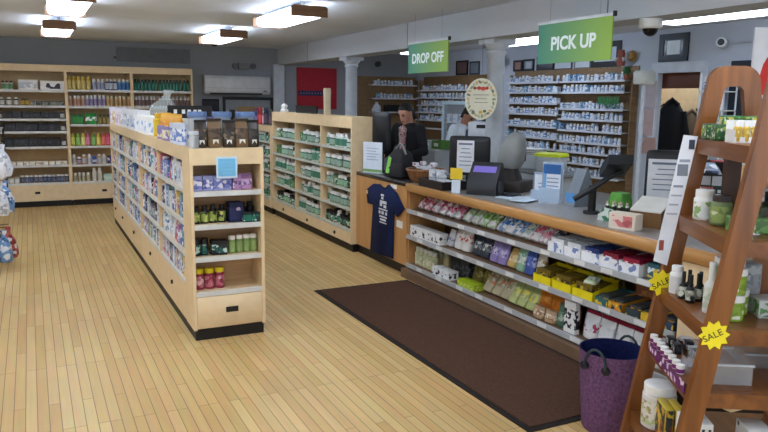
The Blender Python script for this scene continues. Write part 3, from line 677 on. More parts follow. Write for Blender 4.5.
# middle shelf
crow(frange(5.4, 5.96, 7), 1, 'c', (.072, .09, .1, WHITE, PRINT((40, 40, 44), (232, 232, 230), (236, 236, 234), 40, .4, .22)), 'small white carton with dark dots', 'box', .07)
crow([5.33], 1, 'p', (.09, .06, .15, C(206, 206, 214), WHITE, PRINT((190, 196, 210), (120, 130, 160), (236, 236, 238), 57)), 'silver pouch', None, .1, -.2)
crow([5.2, 5.08], 1, 'p', (.115, .08, .21, WHITE, C(206, 66, 46), PRINT((232, 230, 228), (222, 216, 216), (206, 90, 70), 49)), 'white pouch with orange-red top', None, .11, -.15)
crow([4.92, 4.8], 1, 'p', (.112, .07, .17, C(64, 70, 86), C(50, 54, 66), PRINT((206, 210, 206), (110, 120, 130), (60, 66, 80), 49)), 'slate pouch with white panel', None, .11, -.25)
crow([4.65, 4.54], 1, 'p', (.104, .07, .18, C(150, 136, 196), C(130, 116, 176), PRINT((170, 160, 220), (214, 206, 236), (110, 90, 170), 49)), 'lilac pouch', None, .1, -.2)
crow([4.42], 1, 'p', (.1, .07, .15, C(206, 176, 110), C(190, 160, 96), PRINT((226, 200, 140), (240, 226, 190), (190, 140, 80), 49)), 'buff yellow pouch', None, .1, -.3)
crow([4.31], 1, 'p', (.095, .07, .2, C(150, 196, 170), C(60, 110, 70), PRINT((206, 226, 214), (120, 176, 150), (236, 240, 236), 49)), 'mint pouch', None, .11, -.1)
crow([4.2], 1, 'p', (.104, .07, .2, C(70, 96, 180), C(50, 90, 90), PRINT((96, 120, 206), (60, 80, 160), (180, 190, 226), 49)), 'royal blue pouch', None, .11, -.1)
crow([4.09], 1, 'p', (.09, .07, .2, C(214, 206, 190), C(200, 196, 186), PRINT((226, 222, 210), (160, 130, 80), (236, 234, 230), 49)), 'cream pouch', None, .12, -.1)
YT = (.19, .22, .06, .12, C(222, 200, 20), C(232, 212, 24))
for y in (3.95, 3.74, 3.53):
    put('t', YT, MAKE['t'](*YT), 'display_tray', (XC + .12, y, CS[1]), WEST, 'bright yellow display tray', CT[1], 'tray')
    for q in range(3):
        a = (.15, .05, .1, C(110, 90, 30), PRINT((120, 100, 40), (60, 44, 30), (190, 170, 60), 40))
        put('c', a, MAKE['c'](*a), 'packet', (XC + .05 + q * .06, y, CS[1] + .005), WEST, 'brown and gold packet', f'inside a yellow tray {CT[1]}', 'packet')
    a = (.17, .05, .19, C(130, 120, 30), C(110, 100, 30), PRINT((140, 130, 40), (96, 86, 30), (190, 180, 70), 26))
    crow([y], 1, 'p', a, 'olive yellow pouch', None, .3)
crow([3.5], 1, 'p', (.09, .05, .1, C(206, 220, 190), C(120, 160, 100), PRINT((226, 232, 214), (140, 180, 120), (240, 242, 236), 57)), 'pale green sachet', None, .04, -1.1, .3, .075)
for y, c, cn in ((3.36, (40, 96, 100), 'teal'), (3.24, (206, 140, 40), 'orange'), (3.09, (30, 60, 70), 'dark teal'), (2.97, (214, 176, 40), 'golden'), (2.84, (36, 60, 90), 'deep blue')):
    T = (.11, .24, .05, .075, C(*c), PRINT(c, (226, 190, 60), (50, 60, 70), 30))
    put('t', T, MAKE['t'](*T), 'display_tray', (XC + .135, y, CS[1]), WEST + .0, cn + ' display tray', CT[1], 'tray')
    for q in range(3):
        a = (.09, .06, .06, C(60, 66, 70), PRINT((200, 150, 50), c, (60, 56, 50), 40))
        put('c', a, MAKE['c'](*a), 'packet', (XC + .07 + q * .07, y, CS[1] + .005), WEST, 'mixed-print packet', f'inside the {cn} tray {CT[1]}', 'packet')
a = (.2, .16, .17, M((150, 100, 60), .6), PRINT((160, 104, 60), (140, 80, 50), (190, 130, 80), 24)); crow([3.2], 1, 'c', a, 'brown carton', 'box', .33)
# bottom shelf
crow(frange(5.55, 5.93, 5), 2, 'b', (.036, .17, C(196, 196, 150), C(210, 206, 186), PRINT((206, 206, 170), (176, 186, 140), (226, 220, 196), 36), .22), 'pale straw-coloured bottle', None, .09)
crow(frange(5.5, 5.92, 4), 2, 'b', (.036, .19, C(180, 186, 150), C(210, 206, 186), C(206, 190, 140), .22), 'taller pale bottle behind', None, .2)
crow(frange(5.2, 5.5, 3), 2, 'c', (.085, .1, .075, WHITE, PRINT((30, 30, 34), (226, 226, 226), (236, 236, 236), 40, .4, .25)), 'low white carton with black dots', 'box', .06)
crow([5.39, 5.24], 2, 'c', (.14, .14, .15, C(50, 52, 56), PRINT((64, 66, 70), (40, 42, 46), (110, 112, 116), 57)), 'charcoal carton', 'box', .26)
crow([5.0, 4.87], 2, 'c', (.125, .1, .06, C(166, 190, 40), PRINT((176, 200, 50), (150, 176, 40), (210, 220, 110), 57)), 'low lime carton', 'box', .06)
crow([5.03, 4.86], 2, 'p', (.14, .08, .2, C(110, 100, 40), C(96, 90, 40), PRINT((126, 116, 50), (90, 84, 36), (170, 160, 90), 57)), 'olive pouch', None, .2, -.15)
crow([4.74, 4.61, 4.49], 2, 'p', (.114, .06, .23, C(186, 176, 146), C(150, 140, 110), PRINT((196, 190, 160), (150, 140, 110), (206, 120, 80), 41, .4, .4)), 'beige pouch with orange foot', None, .1, -.55)
crow([4.38, 4.27, 4.16], 2, 'p', (.1, .06, .2, C(186, 196, 130), C(150, 160, 100), PRINT((206, 210, 140), (226, 216, 70), (170, 180, 120), 41)), 'pale lime pouch with yellow print', None, .09, -.5)
crow([4.02, 3.89], 2, 'p', (.115, .07, .095, C(170, 140, 106), C(150, 120, 90), PRINT((196, 170, 140), (150, 110, 80), (226, 210, 190), 57)), 'tan sachet', None, .07)
crow([4.07, 3.93, 3.79], 2, 'p', (.13, .1, .22, C(200, 116, 20), C(150, 84, 20), PRINT((206, 124, 30), (190, 100, 16), (220, 150, 60), 34)), 'orange pouch', None, .175)
crow([3.77], 2, 'p', (.1, .08, .17, C(76, 110, 90), C(60, 90, 70), PRINT((100, 140, 120), (60, 96, 76), (170, 180, 160), 49)), 'green-grey pouch', None, .08)
crow([3.64], 2, 'p', (.12, .09, .2, C(70, 90, 60), C(60, 76, 50), PRINT((90, 110, 76), (60, 76, 50), (150, 156, 120), 49)), 'dark green pouch', None, .22)
crow([3.66], 2, 'c', (.11, .04, .22, WHITE, PRINT((32, 32, 36), (230, 230, 228), (236, 236, 234), 45, .4, .35)), 'tall white carton with black graphics', 'box', .05)
crow([3.585], 2, 'c', (.15, .12, .22, C(150, 150, 152), C(160, 160, 164)), 'plain grey carton', 'box', .34)
crow([3.5, 3.36, 3.21, 3.07, 2.93], 2, 'p', (.134, .1, .19, C(226, 226, 228), C(150, 20, 56), PRINT((222, 226, 230), (206, 212, 220), (170, 40, 76), 38, .4, .6)), 'white pouch with crimson top', None, .1)
crow([3.42, 3.26, 3.1, 2.94], 2, 'p', (.15, .1, .22, C(150, 20, 56), C(126, 16, 46), PRINT((160, 26, 60), (136, 18, 50), (190, 60, 90), 38)), 'crimson pouch', None, .24)

# T-shirt pinned on the wooden panel
SHIRT = [(6.55, .833), (6.50, .812), (6.442, .806), (6.39, .82), (6.339, .851), (6.18, .79), (6.014, .655), (6.147, .554), (6.227, .60), (6.235, .36), (6.241, .118), (6.5, .108), (6.756, .103), (6.73, .36), (6.70, .60), (6.838, .6), (6.87, .74), (6.705, .82)]
sy, sz = 6.47, .1
ts = MB().prism([(a - sy, b - sz) for a, b in SHIRT], lambda a, b, k: (-.004 - .02 * k, a, b))
ts = obj('tshirt', ts, M((24, 36, 76), .85, 0, .2, .12, 8., .3), None, (XC, sy, sz), bevel=.004)
pr = MB()
for a, b, w_, h in ((6.47, .73, .07, .02), (6.47, .70, .05, .025), (6.45, .66, .15, .03), (6.5, .63, .05, .03), (6.41, .62, .06, .03), (6.45, .585, .2, .014), (6.53, .55, .04, .03), (6.46, .55, .05, .03), (6.38, .55, .04, .03), (6.45, .51, .17, .016), (6.45, .48, .13, .02), (6.45, .45, .16, .012)):
    obj('printed_mark', MB().box(-.0255, -.0235, a - sy - w_ / 2, a - sy + w_ / 2, b - sz - h / 2, b - sz + h / 2), M((214, 218, 226), .8), ts)
obj('neck_rib', MB().tube([(-.024, y - sy, z - sz) for y, z in ((6.55, .832), (6.5, .805), (6.442, .796), (6.385, .812), (6.34, .846))], .006, 6), M((16, 26, 56), .8), ts)
obj('sleeve_tag', MB().box(-.027, -.024, .35, .385, .6, .64), M((226, 190, 160)), ts)
tag(ts, 'navy T-shirt with a white print hanging on the wooden end of the counter', 'T-shirt')

# entrance mat, felt basket
mat = empty('floor_mat', (2.66, 4.3, 0), .012)
MATM = M((84, 60, 48), .95, 0, .1, .3, 120., .4)
obj('mat_border', MB().box(-.47, .47, -1.52, 1.52, 0, .006), M((30, 22, 18), .9), mat); obj('pile', MB().box(-.43, .43, -1.48, 1.48, .006, .011), MATM, mat)
tag(mat, 'dark brown ribbed entrance mat on the maple floor in front of the counter', 'mat')
bk = empty('felt_basket', (2.63, 2.66, 0))
FELT = M((112, 80, 114), .95, 0, .1, .35, 70., .5)
obj('body', MB().lathe([(.128, .0), (.135, .01), (.15, .2), (.166, .43), (.158, .43), (.145, .2), (.128, .02), (.01, .018)], [0, 0, 0, 1, 1, 1, 1], 32), [FELT, M((26, 32, 76), .9, 0, .1, .3, 60.)], bk)
for a in (-2.85, .3):
    ca, sa = math.cos(a), math.sin(a); px, py = -sa, ca
    pts = [(ca * (.168 - .004 * math.sin(PI * t)) + px * .06 * math.cos(PI * t), sa * .168 + py * .06 * math.cos(PI * t), .37 + .09 * math.sin(PI * t)) for t in [i / 8 for i in range(9)]]
    h = obj('handle', MB().tube(pts, .007, 8), M((40, 56, 62), .5), bk)
    for s in (-1, 1): obj('handle_patch', MB().lathe([(.022, -.006), (.022, .006)], seg=10, c=(0, 0, 0)), M((24, 26, 34), .6), h, (ca * .164 + s * px * .06, sa * .164 + s * py * .06, .365), rot=(PI / 2, 0, a + PI / 2))
obj('corner_patch', MB().box(-.03, .03, -.006, .006, 0, .06), M((30, 26, 44), .8), bk, (-.13 * math.sin(-.2) - .0, -.142, .0))
tag(bk, 'purple felt basket with navy lining and dark handles at the end of the mat', 'basket')

# ------------------------------------------------------------------ A-frame wooden display ladder at the end of the counter
LX, LY, LA = 2.515, 1.86, math.radians(-31); LL = .60; ZT = 1.84; W0 = .095; KL = .16
ld = empty('display_ladder', (LX, LY, 0), LA)
def half(z): return W0 + KL * (ZT - z)
def lw(x, y, z): c, s = math.cos(LA), math.sin(LA); return (LX + c * x - s * y, LY + s * x + c * y, z)
lg = .07
for sy_ in (-1, 1):
    out = [(-half(0), 0)]; inn = [(-half(0) + lg, 0)]
    for k in range(7):
        a = PI - PI / 2 * k / 6; out.append((-W0 + .0 + .06 + .07 * math.cos(a) * 1.0 - .0, ZT - .07 + .07 * math.sin(a)))
    for k in range(7):
        a = PI / 2 - PI / 2 * k / 6; out.append((W0 - .06 + .07 * math.cos(a), ZT - .07 + .07 * math.sin(a)))
    out.append((half(0), 0)); inn2 = [(half(0) - lg, 0)]
    zi = ZT - .085; hi = half(zi) - lg
    inn2 += [(hi, zi - .015), (hi - .015, zi), (-hi + .015, zi), (-hi, zi - .015)] + inn
    # two halves keep the polygon simple
    obj('frame', MB().prism(out + inn2, lambda a, b, k: (a, sy_ * (LL / 2 + .02 - .04 * k), b)), WALN, ld)
SZ = [1.535, 1.205, .88, .64, .30]
for z in SZ:
    h = half(z) - .012
    s = bx('shelf', -h, h, -LL / 2 + .02, LL / 2 - .02, z - .02, z, WALNH, ld)
    for sg_ in (-1, 1): bx('rail', *sorted((sg_ * h, sg_ * (h - .02))), -LL / 2 + .02, LL / 2 - .02, z - .062, z - .02, WALNH, s)
    for sg_ in (-1, 1): bx('cross_rail', -h, h, *sorted((sg_ * (LL / 2 + .014), sg_ * (LL / 2 - .018))), z - .058, z - .001, WALNH, s)
bx('centre_post', -.07, -.012, .1, .14, 1.206, 1.512, M((66, 40, 22), .4), ld)
tag(ld, 'dark wooden A-frame display ladder with rounded loop tops and five shelves beside the felt basket', 'display shelf')
# star stickers
def star(x, y, z, r, n, rot, lab):
    s = empty('sale_sticker', lw(x, y, z), LA)
    poly = [(rr * math.cos(rot + PI * i / n), rr * math.sin(rot + PI * i / n)) for i in range(2 * n) for rr in ((r if i % 2 == 0 else r * .72),)]
    obj('starburst', MB().prism(poly, lambda a, b, k: (a, -.004 * k, b)), M((244, 224, 40), .5), s)
    text_mesh('SALE', r * .62, M((60, 54, 30), .6), s, (0, -.0045, -r * .2), (PI / 2, -.5, 0), .0)
    tag(s, lab, 'sticker')
def text_mesh(txt, size, mat, parent, loc, rot, bold=.0):
    cu = bpy.data.curves.new('lettering', 'FONT'); cu.body = txt; cu.size = size; cu.align_x = 'CENTER'; cu.extrude = .0006; cu.offset = bold
    t = bpy.data.objects.new('lettering', cu); COL.objects.link(t)
    dg = bpy.context.evaluated_depsgraph_get(); me = bpy.data.meshes.new_from_object(t.evaluated_get(dg))
    bpy.data.objects.remove(t); me.materials.clear(); me.materials.append(mat)
    return link('lettering', me, parent, loc, 0, rot)
star(-half(.9) + .012, LL / 2 - .021, .9, .062, 9, .2, 'yellow SALE starburst sticker on the far leg of the display ladder')
star(-half(.86) + .03, -LL / 2 - .021, .862, .056, 10, .1, 'yellow SALE starburst sticker on the near leg of the display ladder')
# long flyer hanging on the far leg
fl = empty('flyer_strip', lw(0, LL / 2 - .0225, 1.0), LA)
def fx(z): return -half(z) - .05
obj('sheet', MB().prism([(fx(1.0) - .0, 0), (fx(1.0) + .06, -.02), (fx(1.545) + .06, .545), (fx(1.545), .55)], lambda a, b, k: (a, -.002 * k, b)), M((226, 228, 234), .5), fl)
for z, w_, h_, c in ((1.51, .03, .04, (60, 66, 80)), (1.44, .055, .012, (150, 156, 170)), (1.4, .055, .05, (120, 126, 136)), (1.33, .05, .01, (140, 146, 160)), (1.29, .055, .008, (170, 176, 186)), (1.25, .05, .008, (170, 176, 186)), (1.21, .055, .008, (176, 180, 190)), (1.07, .025, .045, (150, 70, 60))):
    w_ *= .8; x = fx(z) + (.008 if w_ > .03 else .03 if z > 1.3 else .008)
    bx('print_block', x, x + w_, -.0035, -.002, z - 1.0 - h_ / 2, z - 1.0 + h_ / 2, M(c, .6), fl)
tag(fl, 'long white printed flyer hanging down the far leg of the display ladder', 'flyer')

LS = ["on the ladder's top shelf", "on the ladder's second shelf", "on the ladder's third shelf", "on the ladder's fourth shelf", "on the ladder's lowest shelf"]
def lprod(kind, nm, r, h, body, cap, label, caph=.2, capr=.72, shoulder=.1):
    """nearer goods: body mesh with cap and label as parts"""
    hb = h * (1 - caph)
    o = obj(nm, MB().lathe([(r * .93, 0), (r, h * .02), (r, hb * (1 - shoulder)), (r * capr * .9, hb)], seg=18), body)
    obj('cap', MB().lathe([(r * capr, hb - .001), (r * capr, h * .985), (r * capr * .92, h)], seg=16), cap, o)
    obj('label', MB().lathe([(r * 1.012, h * .1), (r * 1.012, hb * .8)], seg=18, cap=False), label, o)
    return o
def lat(key, mk, pos, k, d_, cat, rz=0., dz=.0005):
    p = proto(('L', key), mk)
    for x, y in pos:
        w_ = lw(x, y, SZ[k] + dz); reg(p.at(w_, LA + rz), d_, LS[k], cat)
def lbox(w, d, h, body, front, top=None):
    o = obj('carton', MB().box(-w / 2, w / 2, -d / 2, d / 2, 0, h), body, bevel=.0015)
    pass
    obj('front_panel', MB().box(-w / 2 + .004, w / 2 - .004, -d / 2 - .001, -d / 2, .006, h - .006), front, o)
    obj('side_print', MB().box(-w / 2 - .001, -w / 2, -d / 2 + .004, d / 2 - .004, .006, h - .006), front, o)
    return o
# top shelf: green and yellow cartons behind a white tray of small bottles
GY = PRINT((60, 110, 56), (206, 196, 80), (226, 226, 200), 70, .4, .4)
lat('gy', lambda: lbox(.075, .05, .1, C(60, 110, 60), GY), [(-.05, .16), (.03, .15), (.1, .15)], 0, 'green and yellow carton', 'box')
lat('gy2', lambda: lbox(.06, .06, .065, C(40, 84, 50), PRINT((50, 96, 60), (150, 170, 90), (206, 210, 190), 80)), [(-.1, .22), (-.095, .13)], 0, 'small dark green carton', 'box')
def wtray():
    o = obj('display_tray', MB().box(-.11, .11, -.045, .045, 0, .004).box(-.11, .11, -.045, -.042, .004, .022).box(-.11, .11, .042, .045, .004, .085).box(-.11, -.107, -.045, .045, .004, .05).box(.107, .11, -.045, .045, .004, .05), WHITE)
    return o
lat('wtray', wtray, [(.01, .02)], 0, 'white cardboard tray', 'tray')
lat('ylb', lambda: lprod('b', 'bottle', .0145, .078, C(206, 170, 60), WHITE, PRINT((206, 170, 60), (226, 214, 140), (196, 150, 50), 90), .25), [(-.085 + .0325 * i, -.012) for i in range(6)], 0, 'small yellow bottle with white cap', 'bottle', 0, .005)
lat('blue', lambda: lbox(.04, .11, .14, C(60, 90, 170), PRINT((70, 110, 190), (226, 230, 240), (40, 60, 130), 55)), [(.165, .03)], 0, 'upright blue carton', 'box', .3)
lat('wht', lambda: lbox(.06, .1, .11, WHITE, PRINT((226, 228, 230), (120, 170, 120), (236, 236, 236), 55)), [(.16, -.12), (.08, -.14)], 0, 'white carton with green print', 'box')
# second shelf
lat('wj', lambda: lprod('j', 'jar', .042, .125, WHITE, WHITE, PRINT((226, 230, 226), (140, 176, 110), (236, 238, 236), 55), .22, .9), [(-.12, .17)], 1, 'white jar with pale green label', 'jar')
lat('gj', lambda: lprod('j', 'jar', .04, .12, C(110, 126, 80), C(60, 50, 50), PRINT((140, 160, 90), (110, 130, 70), (206, 210, 180), 40), .2, .85), [(-.1, .04), (.03, .1)], 1, 'olive jar with dark cap', 'jar')
lat('db', lambda: lprod('b', 'bottle', .03, .13, C(56, 70, 50), BLACK, PRINT((120, 160, 90), (220, 226, 216), (80, 120, 70), 40), .28, .7), [(.01, .015), (.11, .1)], 1, 'dark bottle with green label', 'bottle')
lat('sp', lambda: lprod('b', 'bottle', .016, .12, C(226, 226, 226), C(206, 190, 190), PRINT((226, 226, 226), (150, 180, 140), (236, 236, 236), 40), .35, .5), [(-.06, -.06), (-.02, -.07)], 1, 'slim white dropper bottle', 'bottle')
lat('gbx', lambda: lbox(.05, .04, .06, C(100, 140, 80), PRINT((110, 160, 80), (226, 230, 220), (80, 120, 60), 40)), [(-.1, -.1), (-.02, -.14)], 1, 'small leaf green carton', 'box')
lat('slv', lambda: lbox(.09, .08, .13, C(176, 180, 190), PRINT((190, 194, 204), (150, 156, 170), (226, 226, 230), 55)), [(.12, -.02), (.13, .21)], 1, 'silver grey carton', 'box')
tg = empty('shelf_tag', lw(-.06, -.175, SZ[1] + .0005), LA + .2); obj('card', MB().prism([(-.03, 0), (.03, 0), (.03, .05), (-.03, .05)], lambda a, b, k: (a, .02 - .4 * b * 0 + .003 * k + b * .5, b)), WHITE, tg); bx('foot', -.03, .03, .0, .03, 0, .003, WHITE, tg)
tag(tg, 'small white folded card near the front end of the second ladder shelf', 'card')
# third shelf
lat('wb3', lambda: lprod('b', 'bottle', .03, .12, WHITE, WHITE, C(214, 216, 220), .2, .8), [(-.2, .19)], 2, 'plain white bottle', 'bottle')
lat('dr', lambda: lprod('b', 'dropper_bottle', .018, .115, C(24, 22, 24), BLACK, PRINT((150, 156, 140), (40, 50, 50), (206, 210, 200), 60), .42, .42, .2), [(-.2, .105), (-.165, .14), (-.19, .045), (-.15, .075), (-.13, .11)], 2, 'black dropper bottle', 'bottle')
lat('pmp', lambda: lprod('b', 'spray_bottle', .026, .2, C(226, 226, 224), WHITE, PRINT((216, 220, 214), (190, 200, 180), (236, 236, 234), 40), .35, .5, .15), [(-.16, -.09), (-.1, -.02)], 2, 'tall white spray bottle', 'bottle')
lat('gtub', lambda: lprod('j', 'tub', .043, .1, C(130, 160, 50), WHITE, PRINT((140, 170, 56), (120, 150, 44), (226, 230, 206), 55), .26, 1.04, .03), [(-.11, -.17), (-.06, -.08)], 2, 'lime green tub with white lid', 'tub')
p = PROTOS[('L', 'gtub')]; reg(p.at(lw(-.11, -.17, SZ[2] + .1015), LA), 'lime green tub', "stacked on another tub on the ladder's third shelf", 'tub')
lat('gcart', lambda: lbox(.1, .06, .19, C(226, 228, 226), PRINT((30, 110, 84), (226, 230, 228), (60, 140, 110), 55)), [(-.04, .06), (.1, -.2)], 2, 'tall white and green carton', 'box')
lat('gfl', lambda: lbox(.12, .1, .07, WHITE, PRINT((120, 170, 110), (226, 230, 226), (236, 236, 236), 55)), [(.06, -.1), (.225, -.2)], 2, 'low white carton with green print', 'box')
lat('grl', lambda: lbox(.09, .09, .16, C(170, 176, 180), PRINT((180, 186, 190), (150, 156, 160), (210, 214, 216), 55)), [(.05, .12)], 2, 'grey carton', 'box')
# fourth shelf
lat('pot', lambda: lprod('j', 'lip_balm_pot', .0165, .035, WHITE, WHITE, C(120, 40, 116), .3, 1., .02), [(-.262, .24 - i * .052) for i in range(8)], 3, 'tiny white pot', 'pot')
st = MB().box(-.003, 0, -.24, .24, -.04, .004); ss = obj('price_strip', st, PRINT((96, 30, 96), (110, 40, 110), (226, 206, 226), 50, .4, .6), None, lw(-half(.64) + .008, 0, .64), LA)
tag(ss, "purple patterned strip along the front edge of the ladder's fourth shelf", 'strip')
def cbin(w, d, h):
    o = obj('plastic_bin', MB().box(-w / 2, w / 2, -d / 2, d / 2, 0, .003).box(-w / 2, w / 2, -d / 2, -d / 2 + .003, .003, h).box(-w / 2, w / 2, d / 2 - .003, d / 2, .003, h).box(-w / 2, -w / 2 + .003, -d / 2 + .003, d / 2 - .003, .003, h).box(w / 2 - .003, w / 2, -d / 2 + .003, d / 2 - .003, .003, h), CLEAR((235, 240, 245), .13))
    for s in (-1, 1): obj('rim', MB().box(-w / 2 - .004, w / 2 + .004, s * d / 2 - .004, s * d / 2 + .004, h - .006, h + .002), CLEAR((235, 240, 245), .4), o)
    return o
lat('bin', lambda: cbin(.17, .2, .08), [(-.12, -.13)], 3, 'clear plastic bin', 'bin')
lat('bin2', lambda: cbin(.13, .24, .06), [(.08, .08)], 3, 'shallow clear plastic bin', 'bin')
lat('blk4', lambda: lbox(.03, .05, .04, BLACK, PRINT((40, 40, 44), (200, 196, 190), (24, 24, 26), 60)), [(-.2, .2), (-.2, .12), (-.14, .16), (-.14, .07)], 3, 'small black carton', 'box')
lat('rosette', lambda: lprod('j', 'tin', .03, .03, C(60, 40, 40), C(206, 196, 190), C(90, 60, 50), .3, 1., .02), [(-.13, .23)], 3, 'round tin with pale lid', 'tin')
lat('wgt', lambda: lprod('j', 'tub', .055, .11, WHITE, WHITE, PRINT((40, 120, 84), (226, 230, 226), (236, 236, 236), 55), .2, 1.03, .03), [(.14, -.16), (.24, -.08)], 3, 'white tub with green print', 'tub')
# lowest shelf
lat('big', lambda: lprod('j', 'tub', .07, .19, C(220, 216, 214), WHITE, PRINT((226, 222, 216), (170, 150, 110), (190, 206, 150), 55), .2, .95, .05), [(-.25, .14)], 4, 'large white supplement tub', 'tub')
lat('yl', lambda: lbox(.035, .12, .16, C(206, 180, 60), PRINT((40, 50, 50), (206, 176, 50), (150, 60, 40), 55)), [(-.268, -.005), (-.228, -.01)], 4, 'upright yellow topped carton', 'box')
def strp():
    o = lbox(.1, .12, .17, WHITE, WHITE)
    for i in range(4): obj('black_stripe', MB().box(-.04 + i * .024, -.03 + i * .024, -.0625, -.061, .01, .15), BLACK, o)
    return o
lat('str', strp, [(-.2, -.15)], 4, 'white carton with black stripes', 'box')
lat('wh5', lambda: lbox(.09, .12, .18, WHITE, PRINT((232, 232, 230), (226, 226, 226), (60, 60, 60), 55, .4, .75)), [(.0, -.21)], 4, 'plain white carton', 'box')

# ------------------------------------------------------------------ things standing on the counter
CZ = .9055
def standing(nm, x, y, rz, lab, cat, z=CZ): o = empty(nm, (x, y, z), rz); tag(o, lab, cat); return o
# acrylic sign holder
o = standing('sign_holder', 3.27, 6.95, -1.13, 'white printed notice in an upright holder on the dark worktop beside the black bag', 'sign')
bx('base', -.13, .13, -.05, .05, 0, .006, CLEAR(alpha=.5), o); bx('sheet', -.13, .13, -.006, .002, .006, .33, M((214, 224, 236), .4), o)
for i in range(5): bx('text_line', -.08, .08 - .03 * (i % 2), -.008, -.006, .26 - i * .03, .268 - i * .03, M((150, 166, 190)), o)
bx('green_footer', -.13, .13, -.008, -.006, .012, .04, M((120, 160, 90)), o)
# backpack
o = standing('bag', 3.36, 6.46, WEST, 'black fabric bag with a looped handle and a green tag on the dark worktop', 'bag')
obj('body', MB().sup([(0, .14, .09), (.03, .165, .11), (.15, .165, .1), (.24, .145, .08), (.28, .09, .04)], p=3, seg=20), M((24, 24, 28), .8, vary=.3, scale=20, bump=.3), o)
obj('handle', MB().tube([(-.1 + .24 * t, -.02, .24 + .1 * math.sin(PI * t)) for t in [i / 10 for i in range(11)]], .011), M((120, 124, 128), .5), o)
obj('green_tag', MB().prism([(-.05, 0), (.03, 0), (.05, .16), (-.02, .17)], lambda a, b, k: (a - .07, -.118 - .004 * k + .12 * b, b + .04)), M((130, 196, 90), .5), o)
obj('pocket', MB().sup([(.02, .14, .03), (.1, .15, .035), (.15, .13, .015)], p=3), M((30, 30, 34), .8), o, (.05, -.085, 0))
# wicker basket with packets
o = standing('wicker_basket', 3.37, 5.98, 0, 'round wicker basket of small white packets on the counter next to the black bag', 'basket')
WK = WOOD((160, 112, 70), (96, 60, 34), 2, .7, 12.)
obj('bowl', MB().lathe([(.11, 0), (.15, .04), (.18, .12), (.17, .12), (.14, .045), (.02, .012)], seg=24), WK, o)
obj('rim', MB().tube([(.176 * math.cos(a), .176 * math.sin(a), .122) for a in [2 * PI * i / 24 for i in range(25)]], .013), WK, o)
for i in range(12):
    a = i * 2.4; rr = .02 + .008 * i; c = [(226, 226, 228), (206, 210, 216), (226, 214, 214)][i % 3]
    a_ = (.06, .05, .03, C(*c), PRINT((216, 220, 226), (236, 236, 236), (180, 70, 70), 40, .4, .8))
    put('c', a_, MAKE['c'](*a_), 'packet', (3.37 + rr * math.cos(a), 5.98 + rr * math.sin(a), CZ + .055 + .034 * (i // 3)), a, ['white', 'pale grey', 'rosy white'][i % 3] + ' packet', 'in the round wicker basket on the counter', 'packet', .1)
o = standing('shallow_tray', 3.31, 5.55, 0, 'long black shallow tray of white packets on the counter below the yellow card', 'tray')
t = MB().box(-.13, .13, -.21, .21, 0, .006).box(-.13, -.124, -.21, .21, .006, .075).box(.124, .13, -.21, .21, .006, .075).box(-.124, .124, -.21, -.204, .006, .075).box(-.124, .124, .204, .21, .006, .075); obj('shell', t, M((34, 28, 28), .5), o)
bx('lip', -.136, -.13, -.21, .21, .06, .078, M((50, 42, 40)), o)
for i in range(6):
    a_ = (.088, .06, .07, C(206, 210, 214), PRINT((226, 228, 230), (150, 160, 176), (206, 210, 216), 34))
    put('c', a_, MAKE['c'](*a_), 'packet', (3.3 + .02 * (i % 2), 5.69 - .101 * (i - i // 4 * 4), CZ + .007 + .075 * (i // 4)), WEST, 'white packet', 'standing in the long black tray on the counter', 'packet', 0)
o = standing('card_stand', 3.21, 5.16, -1.0, 'yellow card above a white card on a small stand at the counter edge', 'card')
bx('base', -.04, .04, -.02, .02, 0, .005, CLEAR(alpha=.5), o); bx('white_card', -.04, .04, -.003, .003, .005, .115, M((206, 220, 236), .5), o); bx('yellow_card', -.055, .055, -.003, .003, .12, .215, M((232, 200, 50), .5), o); bx('stem', -.006, .006, .003, .008, .005, .16, GREY, o)
def monitor(nm, x, y, rz, w, h, lab, paper=None, zb=CZ, lift=.1):
    o = standing(nm, x, y, rz, lab, 'monitor', zb)
    obj('foot', MB().sup([(0, .11, .08), (.012, .1, .07)], p=4), BLACK, o); obj('neck', MB().box(-.025, .025, -.02, .02, .01, lift + h * .4), BLACK, o)
    obj('casing', MB().sup([(-.03, w / 2 * .8, h / 2 * .8), (-.005, w / 2, h / 2), (.02, w / 2, h / 2)], p=14, seg=28), M((28, 30, 34), .45), o, (0, 0, lift + h / 2), rot=(PI / 2, 0, 0))
    obj('screen', MB().box(-w / 2 + .012, w / 2 - .012, .03 - .001, .031, lift + .012, lift + h - .012), M((16, 18, 22), .15), o, (0, -.0 - .0, 0)) if False else None
    bx('screen', -w / 2 + .012, w / 2 - .012, -.0215, -.02, lift + .012, lift + h - .012, M((14, 16, 22), .15), o)
    if paper:
        pw, ph, px, pz = paper
        pp = bx('taped_sheet', px - pw / 2, px + pw / 2, .031, .033, pz, pz + ph, M((228, 230, 236), .5), o)
        for i, (a, b) in enumerate(((.8, .03), (.5, .012), (.6, .012), (.75, .012), (.7, .012), (.72, .012))): bx('text_line', px - pw * a / 2, px + pw * a / 2, .033, .0345, pz + ph * (.86 - i * .13), pz + ph * (.86 - i * .13) + b * ph * 2, M((110, 120, 140)), pp)
    return o
EAST = PI / 2 # screen (local -y) towards +x
monitor('computer_monitor', 3.6, 5.57, EAST + .75, .38, .36, 'black computer monitor seen from behind with a white notice taped on, beside the wicker basket', (.16, .29, .03, .13))
o = standing('payment_terminal', 3.42, 5.03, -.95, 'black customer payment screen with a violet display on the counter', 'payment terminal')
obj('body', MB().prism([(-.1, 0), (.1, 0), (.1, .08), (.06, .26), (.03, .27), (-.1, .1)], lambda a, b, k: (-.13 + .26 * k, a, b)), M((26, 28, 34), .4), o)
ax = MB().prism([(-.1, -.0), (.1, -.0), (.1, .06), (-.1, .06)], lambda a, b, k: (a, -.036 - .004 * k + b * .61 - .002, .186 + b * .79 + .003 * k)); obj('screen', ax, EMIT((104, 90, 170), .4), o)
